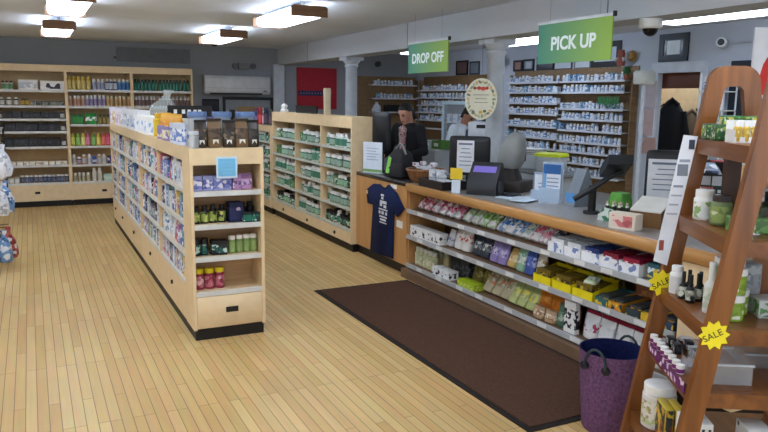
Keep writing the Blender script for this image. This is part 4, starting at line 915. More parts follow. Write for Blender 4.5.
bx('card_slot', .132, .15, -.06, .02, .03, .12, DGREY, o)
o = standing('pos_monitor', 3.76, 5.14, EAST + .5, 'bulky grey till monitor seen from behind, on a dark swivel stand', 'till')
bx('drawer_base', -.15, .15, -.13, .13, 0, .1, M((54, 46, 42), .5), o, .004); obj('stand', MB().sup([(.1, .1, .08), (.2, .06, .05), (.26, .09, .06)], p=3), M((40, 36, 36), .5), o)
obj('casing', MB().sup([(.2, .09, .07, .02, 0), (.25, .11, .1, .01, 0), (.38, .105, .1, -.01, 0), (.47, .08, .07, -.03, 0), (.51, .04, .03, -.035, 0)], p=3, seg=20), M((136, 138, 136), .5), o)
bx('screen', -.085, .085, -.106, -.09, .26, .4, M((20, 22, 26), .2), o)
o = standing('keyboard', 3.55, 4.84, .2, 'flat dark keypad on the counter in front of the grey till', 'keypad'); bx('case', -.07, .07, -.05, .05, 0, .02, BLACK, o, .003); bx('key_field', -.06, .06, -.042, .042, .02, .023, DGREY, o)
# brochure holders
for x, y, h, c, lab in ((3.66, 4.58, .2, None, 'short clear brochure holder with a white flyer on the counter'), (3.6, 4.4, .3, (40, 96, 160), 'tall clear brochure holder with a blue and white flyer on the counter')):
    o = standing('brochure_holder', x, y, -1.05, lab, 'brochure holder')
    bx('base', -.075, .075, -.06, .06, 0, .005, CLEAR(alpha=.45), o); bx('back_plate', -.085, .085, .03, .034, .005, h + .02, CLEAR((190, 210, 230), .4), o); bx('flyer', -.07, .07, .012, .02, .006, h, M((222, 228, 238), .5), o); bx('front_plate', -.085, .085, -.03, -.027, .005, h * .4, CLEAR((190, 210, 230), .4), o)
    if c: bx('blue_header', -.07, .07, .0105, .012, h * .75, h, M(c), o); bx('blue_side', -.07, -.045, .0105, .012, .01, h * .75, M((110, 160, 206)), o)
    for i in range(4): bx('text_line', -.04, .055, .0105, .012, h * .62 - i * .03, h * .62 - i * .03 + .01, M((140, 156, 186)), o)
o = standing('brochure_holder', 3.72, 4.2, -1.7, 'angled grey and blue brochure stand beside the tall brochure holder', 'brochure holder')
obj('a_panel', MB().prism([(-.1, 0), (.1, 0), (.02, .28), (.0, .28)], lambda a, b, k: (-.07 + .14 * k, a, b)), M((120, 130, 140), .4), o); bx('flyer', -.06, .06, -.09, -.088, .02, .1, M((90, 150, 206)), o)
for i, (x, y, rz) in enumerate(((3.5, 4.78, .3), (3.55, 4.66, -.2), (3.46, 4.55, .5))):
    q = MB().sup([(0, .11, .08), (.004, .11, .08)], p=12); tag(obj('paper_sheet', q, M((206, 222, 236), .5), None, (x, y, CZ + .005 * i), rz), ['white paper sheet lying nearest the till on the counter', 'white paper sheet on top of the other loose sheets', 'white paper sheet lying by the brochure holders'][i], 'paper')
# pin pad on an arm
o = standing('pin_pad_stand', 3.53, 3.86, -.45, 'black card reader on a jointed arm bolted to the counter', 'card reader')
obj('base', MB().sup([(0, .055, .05), (.02, .05, .045)], p=5), BLACK, o); obj('post', MB().lathe([(.028, .02), (.028, .2)], seg=12), BLACK, o)
obj('arm', MB().tube([(-.13, 0, .1), (0, -.035, .19), (.1, -.02, .26), (.2, 0, .3)], .02), M((30, 32, 36), .4), o)
obj('reader', MB().prism([(-.09, -.02), (.09, -.03), (.1, .02), (.05, .05), (-.09, .045)], lambda a, b, k: (.07 + .17 * k, a, .33 + b - a * .55)), M((30, 34, 40), .4), o)
obj('keypad', MB().prism([(-.08, .0475), (.03, .049), (.03, .052), (-.08, .05)], lambda a, b, k: (.1 + .11 * k, a, .33 + b - a * .55)), M((120, 136, 150), .4), o)
# vials box etc.
o = standing('display_tray', 3.47, 3.56, WEST + .2, 'green and white counter tray of small vials beside the card reader', 'tray')
obj('shell', MB().box(-.1, .1, -.06, .06, 0, .04), M((196, 206, 196), .5), o); obj('green_front', MB().prism([(-.1, 0), (.1, 0), (.1, .07), (-.06, .09)], lambda a, b, k: (a, -.0605 - .004 * k, b)), PRINT((60, 120, 90), (206, 214, 206), (40, 90, 70), 30), o)
vp = proto(('v',), lambda: lprod('b', 'vial', .011, .085, C(225, 225, 222), C(190, 170, 150), C(60, 50, 50), .2, .8, .08))
for i in range(6): reg(vp.at((3.455 + .04 * (i % 2), 3.63 - .028 * i, CZ + .0405)), 'small white vial', 'standing in the green and white counter tray', 'vial')
o = standing('leaf_box', 3.6, 3.66, 0, 'bright green rounded box behind the tray of vials', 'box'); obj('body', MB().sup([(0, .06, .07), (.12, .06, .07), (.17, .05, .055)], p=4), M((90, 160, 60), .5, vary=.3), o); bx('dark_band', -.062, .062, -.072, .072, .05, .075, M((40, 90, 40)), o)
o = standing('window_box', 3.3, 3.3, WEST + .25, 'clear-fronted cream box with a pink print near the counter edge', 'box'); bx('frame', -.09, .09, -.045, .045, 0, .1, M((226, 214, 196), .5), o); bx('pink_panel', -.07, .07, -.047, -.045, .015, .085, PRINT((206, 120, 120), (226, 200, 190), (176, 90, 96), 26), o)
o = standing('tissue_box', 3.52, 3.31, WEST + .35, 'brown wooden box with a tilted white pad on top', 'box'); bx('body', -.1, .1, -.08, .08, 0, .1, M((120, 86, 50), .5), o); obj('pad', MB().prism([(-.1, 0), (.1, 0), (.1, .01), (-.1, .01)], lambda a, b, k: (a, -.085 + .17 * k, .1 + b + .07 * k)), M((222, 220, 212), .5), o); obj('pad_support', MB().prism([(-.08, .1), (.09, .1), (.09, .155)], lambda a, b, k: (-.1 + .2 * k, a, b)), M((90, 64, 40), .5), o)
monitor('computer_monitor', 3.95, 3.53, EAST + .8, .38, .36, 'black computer monitor with a large white notice taped on its back, near the display ladder', (.25, .27, .05, .13))
# wire card rack
o = standing('card_rack', 3.67, 3.09, -.7, 'black wire rack of red and white cards at the far end of the counter', 'rack')
for s in (-1, 1):
    obj('wire_leg', MB().tube([(s * .08, .05, 0), (s * .08, .05, .42)], .004, 6), BLACK, o); obj('wire_foot', MB().tube([(s * .08, -.07, .004), (s * .08, .06, .004)], .004, 6), BLACK, o)
for i, z in enumerate((.22, .37)):
    tr = obj('card_tray', MB().prism([(-.1, -.02), (.05, .02), (.05, .03), (-.1, -.01)], lambda a, b, k: (-.11 + .22 * k, a, z + b)), BLACK, o)
    obj('card_stack', MB().prism([(-.09, -.004), (.045, .03), (.045, .05), (-.09, .012)], lambda a, b, k: (-.09 + .18 * k, a, z + b)), PRINT((206, 90, 80), (226, 200, 190), (180, 60, 56), 22) if i == 0 else PRINT((70, 90, 120), (206, 210, 220), (40, 50, 70), 22), tr)
# cartons and bag behind the ladder
o = standing('carton', 3.94, 3.14, WEST + .5, 'white carton with a black-green band and pale marks, behind the ladder flyer', 'box'); bx('body', -.16, .16, -.1, .1, 0, .33, M((196, 198, 200), .5), o); bx('dark_band', -.161, .161, -.103, -.1, .2, .27, M((26, 50, 42)), o)
for i in range(6): bx('band_mark', -.1 + i * .032, -.08 + i * .032, -.1045, -.103, .225, .245, M((196, 206, 200)), o)
o = standing('snack_bowl', 3.94, 3.14, 0, 'black bowl of red and white wrapped bars standing on the banded carton', 'bowl', CZ + .3305); obj('bowl', MB().lathe([(.07, 0), (.1, .05), (.115, .09), (.108, .09), (.09, .05), (.02, .012)], seg=20), BLACK, o)
for i in range(3):
    a_ = (.035, .1, .03, C(190, 40, 40), PRINT((190, 40, 40), (226, 220, 214), (120, 30, 30), 40))
    put('c', a_, MAKE['c'](*a_), 'snack_bar', (3.895 + .045 * i, 3.14, CZ + .392), 0, 'wrapped red bar', 'in the black bowl on the banded carton', 'snack bar')
tag(bx('cardboard_box', 3.3, 3.5, 2.42, 2.62, CZ, 1.36, M((186, 150, 108), .8), None, .003), 'plain tan cardboard box on the counter behind the ladder', 'box')
o = standing('display_board', 3.66, 2.78, math.radians(-28), 'tall white display board with a big red rounded shape behind the ladder', 'sign')
bx('board', -.01, .33, -.008, .008, .012, 1.2, M((226, 228, 234), .5), o); bx('foot', .0, .2, -.08, .08, 0, .012, WHITE, o)
rp = [(.015, .83), (.33, .83), (.33, 1.1)] + [(.2 + .16 * math.cos(t), .95 + .15 * math.sin(t)) for t in [PI * .35 + PI * .62 * i / 8 for i in range(9)]]
obj('red_shape', MB().prism(rp, lambda a, b, k: (a, -.008 - .002 * k, b)), M((206, 44, 36), .5), o)
# monitor in front of the assistant, on the dark worktop
monitor('computer_monitor', 3.42, 7.06, EAST + .6, .22, .41, 'black computer monitor in front of the woman in black', None, CZ, .24)
o = standing('paper_stack', 3.86, 7.08, .3, 'stack of white paper on the dark worktop by the woman', 'paper'); bx('sheets', -.06, .06, -.06, .06, 0, .05, OFFW, o); bx('top_sheet', -.055, .06, -.06, .055, .05, .052, WHITE, o)

# ------------------------------------------------------------------ hanging signs
GRN = GRAD((58, 132, 112), (140, 176, 62), 0)
def hang_sign(y, txt, lab, zb=1.965):
    o = empty('hanging_sign', (3.6, y, zb), WEST)
    bx('panel', -.4, .4, -.005, .005, 0, .295, GRN, o)
    bx('top_rail', -.405, .405, -.01, .01, .295, .315, M((196, 202, 206), .4), o)
    obj('rail_end', MB().box(.405, .42, -.012, .012, .29, .325), BLACK, o)
    for x in (-.27, .27): obj('wire', MB().tube([(x, 0, .315), (x, 0, CEIL - zb)], .0016, 5), M((150, 154, 158)), o)
    text_mesh(txt, .135, M((226, 236, 236), .5), o, (.0, -.0055, .1), (PI / 2, 0, 0), .004)
    tag(o, lab, 'sign', 'green hanging signs over the counter')
hang_sign(6.392, 'DROP OFF', 'green hanging sign with white letters reading DROP OFF', 1.957)
hang_sign(4.235, 'PICK UP', 'green hanging sign with white letters reading PICK UP', 1.972)
o = empty('oval_sign', (3.765, 5.657, 1.7), math.radians(-52))
obj('plaque', MB().prism([(.155 * math.cos(a), .19 * math.sin(a)) for a in [2 * PI * i / 36 for i in range(36)]], lambda a, b, k: (a, -.008 + .016 * k, b)), M((222, 218, 196), .6), o)
obj('cord', MB().tube([(0, 0, .19), (.0, .0, .565)], .002, 5), M((120, 120, 110)), o)
for i in range(26):
    a = 2 * PI * i / 26; c = [(150, 160, 120), (190, 180, 140), (120, 130, 100), (206, 176, 120), (176, 186, 170)][i % 5]
    obj('leaf', MB().prism([(.02 * math.cos(t), .011 * math.sin(t)) for t in [2 * PI * k / 8 for k in range(8)]], lambda p, q, k: (p, -.008 - .002 * k, q)), M(c, .6), o, (.125 * math.cos(a), 0, .158 * math.sin(a)), rot=(0, a * 2.3, 0))
for x, z, r, c in ((-.02, .1, .022, (190, 70, 50)), (.02, .095, .024, (200, 80, 60)), (.055, .1, .018, (186, 60, 50)), (-.06, .1, .018, (130, 90, 50)), (.0, -.12, .018, (206, 170, 60)), (.04, -.11, .016, (90, 100, 60)), (-.07, -.115, .015, (110, 120, 130))):
    obj('flower', MB().prism([(r * math.cos(t), r * .8 * math.sin(t)) for t in [2 * PI * k / 9 for k in range(9)]], lambda p, q, k: (p, -.01 - .003 * k, q)), M(c, .6), o, (x, 0, z))
for i, w_ in enumerate((.15, .11, .13)): bx('text_line', -w_ / 2, w_ / 2, -.0095, -.008, .035 - i * .035, .042 - i * .035, M((150, 150, 136)), o)
tag(o, 'oval cream plaque with a painted flower wreath hanging in front of the near white column', 'sign')

# ------------------------------------------------------------------ dispensary shelving on the right and back walls
def disp(y0, y1, rows, z0, z1, nm, ax='y', wall=XR, d=.2):
    r = empty('drug_shelving', (wall - d / 2, (y0 + y1) / 2, 0) if ax == 'y' else ((y0 + y1) / 2, wall - d / 2, 0), WEST if ax == 'y' else 0)
    W = (y1 - y0) / 2
    bx('slatwall', -W, W, d / 2 - .02, d / 2 - .001, z0, z1, SLAT, r)
    for s in (-1, 1): bx('side_panel', *sorted((s * W, s * (W - .02))), -d / 2 + .09, d / 2 - .02, z0, z1 - .06, SLAT, r)
    for a, b, zs in rows:
        for z in zs:
            s = bx('shelf', a, b, -d / 2 + .008, d / 2 - .02, z - .012, z, M((176, 180, 186), .4), r)
            bx('price_strip', a, b, -d / 2, -d / 2 + .008, z - .022, z + .004, M((206, 208, 212), .4), s)
    tag(r, nm, 'shelving'); return r
# right-wall unit behind PICK UP: local x runs towards -y
ZL = [1.965, 1.82, 1.665, 1.51, 1.33, 1.17, 1.02, .87, .72]; ZR = [1.965, 1.82, 1.60, 1.46, 1.31, 1.155, 1.02, .87, .72]
CYA, CYB = 6.75, 9.3; Wc = (CYB - CYA) / 2
disp(CYA, CYB, [(-Wc + .03, -.03, ZL), (.0, Wc - .05, ZR)], .5, 2.14, 'wide wall of drug shelving behind the PICK UP sign, next to the doorway')
disp(9.9, 12.2, [(-1.1, 1.1, [1.87, 1.735, 1.6, 1.47, 1.33, 1.18])], .6, 2.12, 'drug shelving on the far part of the right wall, behind the white-coated man')
disp(5.45, 6.78, [(-.35, .6, [1.965, 1.715, 1.46])], .9, 2.12, 'slatwall shelving on the back wall beyond the woman in black', 'x', YB)
MEDS = [('b', (.024, .085, C(226, 228, 232), WHITE, PRINT((206, 212, 222), (120, 150, 196), (236, 236, 240), 60), .25), 'white pill bottle', 6),
        ('b', (.03, .1, C(214, 220, 228), WHITE, PRINT((226, 228, 232), (100, 140, 190), (190, 200, 214), 50), .22), 'larger white pill bottle', 3),
        ('b', (.024, .09, C(200, 206, 216), C(110, 150, 200), C(222, 226, 232), .25), 'pill bottle with blue cap', 2),
        ('c', (.05, .08, .075, C(216, 222, 230), PRINT((226, 230, 236), (110, 150, 200), (206, 212, 222), 50)), 'white medicine carton', 3),
        ('c', (.045, .08, .09, C(120, 160, 190), PRINT((130, 170, 200), (226, 230, 236), (70, 110, 160), 50)), 'blue medicine carton', 1),
        ('j', (.022, .075, C(120, 96, 80), WHITE, C(216, 212, 206)), 'brown jar with white cap', 1)]
def fill(y0, y1, z, depth, where, gap, ax='y', skip=.06, wall=XR, hmax=.11):
    y = y0 + .045
    while y < y1 - .03:
        kd, a, d_, _ = random.choices(MEDS, [m[3] for m in MEDS])[0]; w_ = a[0] * 2 if kd != 'c' else a[0]
        if random.random() > skip:
            pos = (wall - depth, y + w_ / 2, z) if ax == 'y' else (y + w_ / 2, wall - depth, z)
            put(kd, a, MAKE[kd](*a), 'medicine_bottle' if kd != 'c' else 'medicine_carton', pos, (WEST if ax == 'y' else 0) + random.uniform(-.2, .2), d_, where, 'medicine')
        y += w_ + gap * random.uniform(.5, 1.5)
RN = 'top second third fourth fifth sixth seventh eighth lowest'.split()
cmid = (CYA + CYB) / 2
for k in range(7):
    fill(cmid + .03, CYB - .03, ZL[k], .14, f"on {RN[k]} drug shelf, column half", .022)
    fill(CYA + .06, cmid, ZR[k], .14, f"on {RN[k]} drug shelf, doorway half", .02)
for k in range(7, 9):
    fill(CYA + .12, cmid + .3, ZR[k], .14, f"on {RN[k]} drug shelf, doorway half", .03)
for k, z in enumerate([1.87, 1.735, 1.6, 1.47, 1.33]):
    fill(9.95, 12.1, z, .14, f"on far drug shelving, {RN[k]} shelf", .05)
for k, z in enumerate([1.965, 1.715]):
    fill(5.78, 6.7, z, .12, f"on back slatwall, {RN[k]} shelf", .02, 'x', .05, YB)
wb = crumple(.09, .055, .18, 9); top_item('paper_bag', wb, M((206, 212, 226), .6), (5.9, YB - .105, 1.462), 'crumpled white bag on the lowest shelf of the back slatwall', 'bag')
top_item('carton', MB().box(-.22, .22, -.07, .07, 0, .13), BLACK, (6.3, YB - .11, 1.462), 'long black carton on the lowest shelf of the back slatwall', 'box')
# picture frames standing on the shelving or hung on the wall
def picture(x, y, z, w, h, rz, art, lab, fr=BLACK, t=.03, mat_=None, tilt=0):
    o = empty('picture_frame', (x, y, z), rz)
    f = MB().box(-w / 2, w / 2, -.01, .01, 0, t).box(-w / 2, w / 2, -.01, .01, h - t, h).box(-w / 2, -w / 2 + t, -.01, .01, t, h - t).box(w / 2 - t, w / 2, -.01, .01, t, h - t)
    obj('frame', f, fr, o); p_ = bx('picture', -w / 2 + t, w / 2 - t, -.002, .008, t, h - t, art, o)
    if mat_: bx('inner_print', -w * .22, w * .22, -.004, -.002, h * .25, h * .75, mat_, p_)
    tag(o, lab, 'picture'); return o
XP = XR - .012
PG = M((150, 160, 172), .3); 
picture(XP, 9.245, 2.141, .22, .17, WEST, M((160, 120, 110), .4), 'small black frame with a pinkish print on top of the drug shelving by the column')
picture(XP, 8.98, 2.141, .26, .175, WEST, PG, 'small black frame with a grey print, second from the column on the drug shelving', BLACK, .03, M((190, 196, 204)))
picture(XP, 8.59, 2.141, .38, .2, WEST, M((40, 44, 52), .25), 'dark glazed frame on the drug shelving, behind the left edge of the PICK UP sign')
picture(XP, 8.19, 2.141, .38, .16, WEST, M((190, 196, 206), .3), 'thin dark frame with pale grey print on the drug shelving behind the PICK UP sign', M((60, 62, 66)), .012)
picture(XP, 7.78, 2.141, .33, .17, WEST, M((206, 210, 216), .3), 'thin frame with a white print on the drug shelving behind the PICK UP sign', M((110, 112, 116)), .012)
picture(XP, 7.36, 2.141, .56, .33, WEST, M((190, 200, 212), .3), 'large thick black frame at the doorway end of the drug shelving', BLACK, .075)
picture(XP, 6.24, 2.17, .43, .32, WEST, M((30, 46, 58), .2), 'square dark blue frame hung on the wall above the doorway', M((20, 30, 42), .4), .07, M((206, 216, 220), .3))
picture(XP, 10.86, 2.125, .38, .25, WEST, M((110, 84, 80), .4), 'black frame with a brownish print on the far drug shelving below the DROP OFF sign')
picture(XP, 10.46, 2.125, .3, .22, WEST, M((120, 130, 140), .3), 'grey frame beside the black one on the far drug shelving', M((70, 76, 84)), .025)
# plant, doll and hat on the end of the drug shelving
o = empty('potted_plant', (XR - .12, 6.83, 2.0), 0)
obj('pot', MB().lathe([(.03, 0), (.04, .07), (.036, .07), (.01, .06)], seg=12), M((150, 90, 60)), o)
lf = MB()
for i in range(26):
    a = i * 2.4; L_ = .035 + .025 * random.random(); z = .05 + .06 * random.random(); ca, sa = math.cos(a), math.sin(a)
    lf.tube([(0, 0, .06), (ca * L_ * .6, sa * L_ * .6, z + .05), (ca * L_, sa * L_, z)], [.004, .014, .003], 5)
obj('foliage', lf, M((50, 110, 56), .6), o)
o.location.z = 1.9665; o.location.y = 6.81; o.location.x = XR - .155; tag(o, 'small green potted plant on the doorway end of the top drug shelf', 'plant')
v = MB()
v.tube([(0, .1, 0), (-.0, .02, -.02), (-.02, -.08, -.06), (.0, -.18, -.08), (-.01, -.28, -.05)], .006, 6)
for i in range(16):
    t = i / 16; v.tube([(0, .1 - .38 * t, -.03), (-.02, .1 - .38 * t, .02 + .03 * (i % 2)), (-.03, .08 - .38 * t, -.05)], [.003, .015, .003], 5)
tag(obj('trailing_vine', v, M((60, 120, 70), .6), None, (XR - .205, 7.12, 1.70)), 'green trailing vine draped over the third drug shelf near the doorway', 'plant')
o = empty('teddy', (XR - .1, 6.98, 2.14), WEST); obj('body', MB().sup([(0, .05, .04), (.05, .06, .05), (.1, .04, .035), (.12, .045, .04), (.16, .05, .045), (.2, .02, .02)], p=2.2), M((150, 84, 70), .9), o)
for s in (-1, 1): obj('ear', MB().lathe([(.004, 0), (.02, .008), (.02, .014), (.004, .02)], seg=10), M((150, 84, 70), .9), o, (s * .035, 0, .18)); obj('arm', MB().tube([(s * .045, -.01, .1), (s * .075, -.03, .06)], .016), M((180, 176, 170), .9), o)
o.location.z = 2.141; tag(o, 'small brown toy doll on top of the drug shelving beside the plant', 'toy')
o = empty('straw_hat', (XR - .03, 6.86, 2.26), 0); obj('brim', MB().lathe([(.07, -.004), (.07, .004)], seg=20), M((150, 116, 62), .8), o, rot=(0, PI / 2, 0)); obj('crown', MB().lathe([(.045, 0), (.04, .035), (.02, .04)], seg=18), M((160, 124, 66), .8), o, rot=(0, -PI / 2, 0))
tag(o, 'round straw hat hung on the wall above the drug shelving near the doorway', 'hat')

# doorway surroundings
for i, (y0, y1, z0, z1, c) in enumerate(((6.44, 6.66, 1.62, 1.95, (176, 164, 166)), (6.45, 6.65, 1.29, 1.61, (184, 160, 156)))):
    tag(obj('notice_sheet', MB().box(-.003, 0, -(y1 - y0) / 2, (y1 - y0) / 2, 0, z1 - z0), M(c, .7), None, (XR - .03, (y0 + y1) / 2, z0)), ['upper pinkish grey paper sheet pinned beside the doorway', 'lower pinkish paper sheet pinned beside the doorway'][i], 'paper')
hx = MB().prism([(-.12, .05), (-.06, .0), (.1, .0), (.12, .08), (.06, .2), (-.1, .2)], lambda a, b, k: (-.003 * k, a, b)); tag(obj('notice_sheet', hx, M((170, 138, 128), .7), None, (XR - .03, 6.5, 1.07)), 'six-sided brown paper pinned below the sheets beside the doorway', 'paper')
o = empty('pole_lamp', (6.5, 6.36, 0)); obj('base', MB().lathe([(.14, 0), (.14, .02), (.03, .03)], seg=18), WHITE, o); obj('pole', MB().lathe([(.026, .03), (.026, 1.93)], seg=12), M((206, 212, 220), .4), o); obj('head', MB().sup([(1.9, .1, .08), (1.92, .11, .09), (2.04, .11, .09), (2.06, .09, .07)], p=5), M((216, 216, 206), .5), o)
tag(o, 'white pole stand with a square box head between the drug shelving and the doorway', 'stand')
# coats on a stand in the stockroom
o = empty('coat_stand', (7.62, 7.16, 0)); obj('pole', MB().lathe([(.2, 0), (.2, .02), (.02, .04), (.018, 1.72), (.03, 1.74)], seg=14), M((60, 40, 26)), o)
for a in range(4): obj('hook', MB().tube([(0, 0, 1.62), (.09 * math.cos(a * 1.57), .09 * math.sin(a * 1.57), 1.68)], .008, 6), M((60, 40, 26)), o)
tag(o, 'wooden coat stand beyond the doorway, under the black coat', 'coat stand')
def coat(x, y, w, d, z0, z1, m, lab, seed):
    rnd = random.Random(seed); rings = []; n = 18
    for t, s in ((0, 1.05), (.15, 1.08), (.4, 1.), (.65, .95), (.85, .82), (.93, .55), (.98, .3), (1., .12)):
        rings.append([(w * s * math.cos(2 * PI * i / n) * (1 + .1 * math.sin(5 * i + seed)), d * s * math.sin(2 * PI * i / n) * (1 + .12 * math.cos(4 * i)), (z1 - z0) * t) for i in range(n)])
    o = obj('coat', MB().loft(rings), m, None, (x, y, z0), -.7)
    for s in (-1, 1): obj('sleeve', MB().tube([(s * w * .75, -d * .2, (z1 - z0) * .86), (s * w * 1.02, -d * .3, (z1 - z0) * .6), (s * w * 1.0, -d * .3, (z1 - z0) * .3)], [.05, .06, .05], 10), m, o)
    obj('collar', MB().tube([(-.08, -d * .5, (z1 - z0) * .93), (0, -d * .3, (z1 - z0) * 1.0), (.08, -d * .5, (z1 - z0) * .93)], .025, 8), m, o)
    tag(o, lab, 'coat')
coat(7.3, 6.66, .175, .14, .62, 1.74, M((16, 16, 20), .9), 'black coat hanging in the doorway', 2)
coat(7.78, 6.76, .16, .12, .75, 1.6, M((120, 100, 76), .9), 'tan jacket hanging behind the black coat', 4)
struct(obj('door_2', MB().box(8.56, 8.6, 6.9, 7.75, 0, 2.05).box(8.54, 8.56, 7.66, 7.7, .95, 1.1), M((206, 176, 132), .6)))
tag(bx('door_sign', 8.53, 8.56, 7.08, 7.34, 1.55, 1.62, M((70, 60, 44)), None), 'small dark plate on the beige stockroom wall beyond the doorway', 'sign')
# narrow white shelving right of the doorway
o = empty('white_shelving', (XR - .14, 5.47, 0), WEST)
for x in (-.15, .15):
    for y in (-.1, .1): obj('upright', MB().box(x - .008, x + .008, y - .008, y + .008, 0, 2.02), WHITE, o)
for z in (.9, 1.2, 1.42, 1.62, 1.82): bx('shelf', -.158, .158, -.108, .108, z - .012, z, WHITE, o)
bx('lower_cabinet', -.14, .14, -.09, .1, .02, .88, M((30, 32, 40), .5), o)
tag(o, 'narrow white shelving between the doorway and the display ladder loop', 'shelving')
for k, z in enumerate((1.2, 1.42, 1.62, 1.82)):
    for i, y in enumerate((5.37, 5.44, 5.51, 5.58)):
        a = [(.03, .15, WHITE, WHITE, PRINT((206, 214, 226), (100, 140, 190), (226, 230, 236), 40), .22), (.032, .13, C(190, 200, 214), WHITE, C(226, 230, 236), .25)][(i + k) % 2]
        put('b', a, MAKE['b'](*a), 'bottle', (XR - .2, y, z + .0005), WEST, ['white bottle with blue print', 'pale blue-grey bottle'][(i + k) % 2], f'on the {["fourth", "third", "second", "top"][k]} tier of narrow white shelving', 'bottle')
struct(bx('door_1', XR - .04, XR, 5.02, 5.42, 0, 2.14, M((36, 42, 52), .4)))
# cameras and wall fittings
o = empty('dome_camera', (3.97, 3.86, 2.27)); obj('housing', MB().lathe([(.075, 0), (.08, -.01), (.08, -.06), (.07, -.068), (.05, -.07)][::-1], seg=20), WHITE, o); obj('dome', MB().lathe([(.055, -.066), (.05, -.09), (.035, -.11), (.012, -.122)][::-1], seg=18), M((16, 16, 20), .1), o)
tag(o, 'white dome camera with a dark bubble under the beam beside the PICK UP sign', 'camera')
o = empty('dome_camera', (2.52, 10.9, CEIL)); obj('housing', MB().lathe([(.07, 0), (.08, -.02), (.08, -.05)][::-1], seg=18), BLACK, o); obj('dome', MB().lathe([(.065, -.05), (.055, -.09), (.03, -.11), (.01, -.118)][::-1], seg=18), M((14, 14, 18), .1), o)
tag(o, 'black dome camera on the ceiling below the aisle lights', 'camera')
def bullet(x, y, z, rz, m, lab):
    o = empty('bullet_camera', (x, y, z), rz); obj('mount', MB().lathe([(.05, -.02), (.05, 0)], seg=14), m, o, (0, .1, 0), rot=(PI / 2, 0, 0)); obj('body', MB().lathe([(.03, 0), (.052, .02), (.052, .13), (.048, .135)], seg=16), m, o, (0, .08, 0), rot=(PI / 2, 0, 0)); obj('lens', MB().lathe([(.036, 0), (.036, .012), (.02, .014)], seg=14), BLACK, o, (0, -.053, 0), rot=(PI / 2, 0, 0))
    tag(o, lab, 'camera')
bullet(XR - .12, 5.5, 2.335, WEST + .6, WHITE, 'white bullet camera with a dark lens high on the wall right of the blue frame')
bullet(XR - .1, 9.58, 2.32, WEST + .6, BLACK, 'small black camera on the wall just right of the near column')
bullet(5.92, YB - .1, 2.345, -.3, BLACK, 'small black camera on the back wall left of the DROP OFF sign')
tag(obj('cable', MB().tube([(0, 0, 0), (-.01, -.3, .0), (0, -.9, .03)], .008, 6), M((190, 194, 200)), None, (XR - .012, 5.45, 2.33)), 'pale cable running along the wall from the white bullet camera', 'cable')
o = empty('air_conditioner', (3.23, YB, 1.745)); obj('body', MB().prism([(0, 0.02), (-.17, .0), (-.21, .06), (-.215, .25), (-.19, .31), (0, .315)], lambda a, b, k: (-.565 + 1.13 * k, a, b)), M((206, 208, 210), .5), o, bevel=.006)
bx('outlet_slot', -.48, .42, -.2, -.12, -.004, .022, BLACK, o); bx('panel_line', -.56, .56, -.217, -.213, .1, .104, M((150, 152, 156)), o); bx('display', .44, .5, -.217, -.2135, .05, .07, M((90, 94, 100)), o)
tag(o, 'white wall-mounted air conditioner on the back wall', 'air conditioner')
o = empty('emergency_light', (3.38, YB, 2.18)); bx('box', -.1, .1, -.06, 0, 0, .1, M((130, 132, 136)), o)
for s in (-1, 1): obj('lamp_head', MB().lathe([(.035, 0), (.05, .03), (.05, .05)], seg=14), M((100, 102, 106)), o, (s * .16, -.02, .05), rot=(PI / 2, 0, 0)); obj('lamp_arm', MB().tube([(s * .09, -.03, .05), (s * .16, -.03, .05)], .012, 6), M((100, 102, 106)), o)
tag(o, 'grey emergency light unit on the wall above the air conditioner', 'light')
o = empty('wall_screen', (2.79, YB, 1.2)); bx('case', -.14, .14, -.06, 0, 0, .46, BLACK, o, .006); bx('panel', -.12, .12, -.062, -.06, .03, .43, M((26, 28, 36), .3), o); obj('emblem', MB().lathe([(.04, 0), (.04, .003)], seg=16), M((90, 96, 120)), o, (0, -.0615, .24), rot=(PI / 2, 0, 0))
tag(o, 'black wall box with a pale round emblem under the left end of the air conditioner', 'wall box')
o = picture(3.45, YB - .011, 1.12, .9, .58, 0, M((136, 140, 146), .25), 'wide black-framed picture on the back wall below the air conditioner', BLACK, .05)
bx('tan_shape', -.2, .12, -.005, -.002, .25, .42, M((150, 122, 84)), o); bx('dark_shape', -.34, -.24, -.005, -.002, .1, .36, M((44, 46, 50)), o); bx('pale_shape', .24, .3, -.005, -.002, .1, .4, M((186, 188, 190)), o)
o = empty('red_panel', (4.735, YB, 1.5)); bx('panel', -.385, .385, -.02, -.002, 0, .74, M((170, 22, 42), .6), o); bx('navy_band', -.36, .2, -.023, -.02, .24, .33, M((40, 36, 80), .6), o)
for i in range(9): bx('band_mark', -.33 + i * .055, -.3 + i * .055, -.0245, -.023, .265, .305, M((110, 84, 120)), o)
tag(o, 'red wall panel with a navy band between the pilaster and the far column', 'panel')
o = empty('thermostat', (1.28, YB, 2.24)); bx('body', -.04, .04, -.03, 0, 0, .1, M((150, 152, 154)), o, .004); bx('dial', -.02, .02, -.034, -.03, .04, .08, M((90, 92, 96)), o); tag(o, 'small grey box on the back wall above the middle shelving bay', 'thermostat')

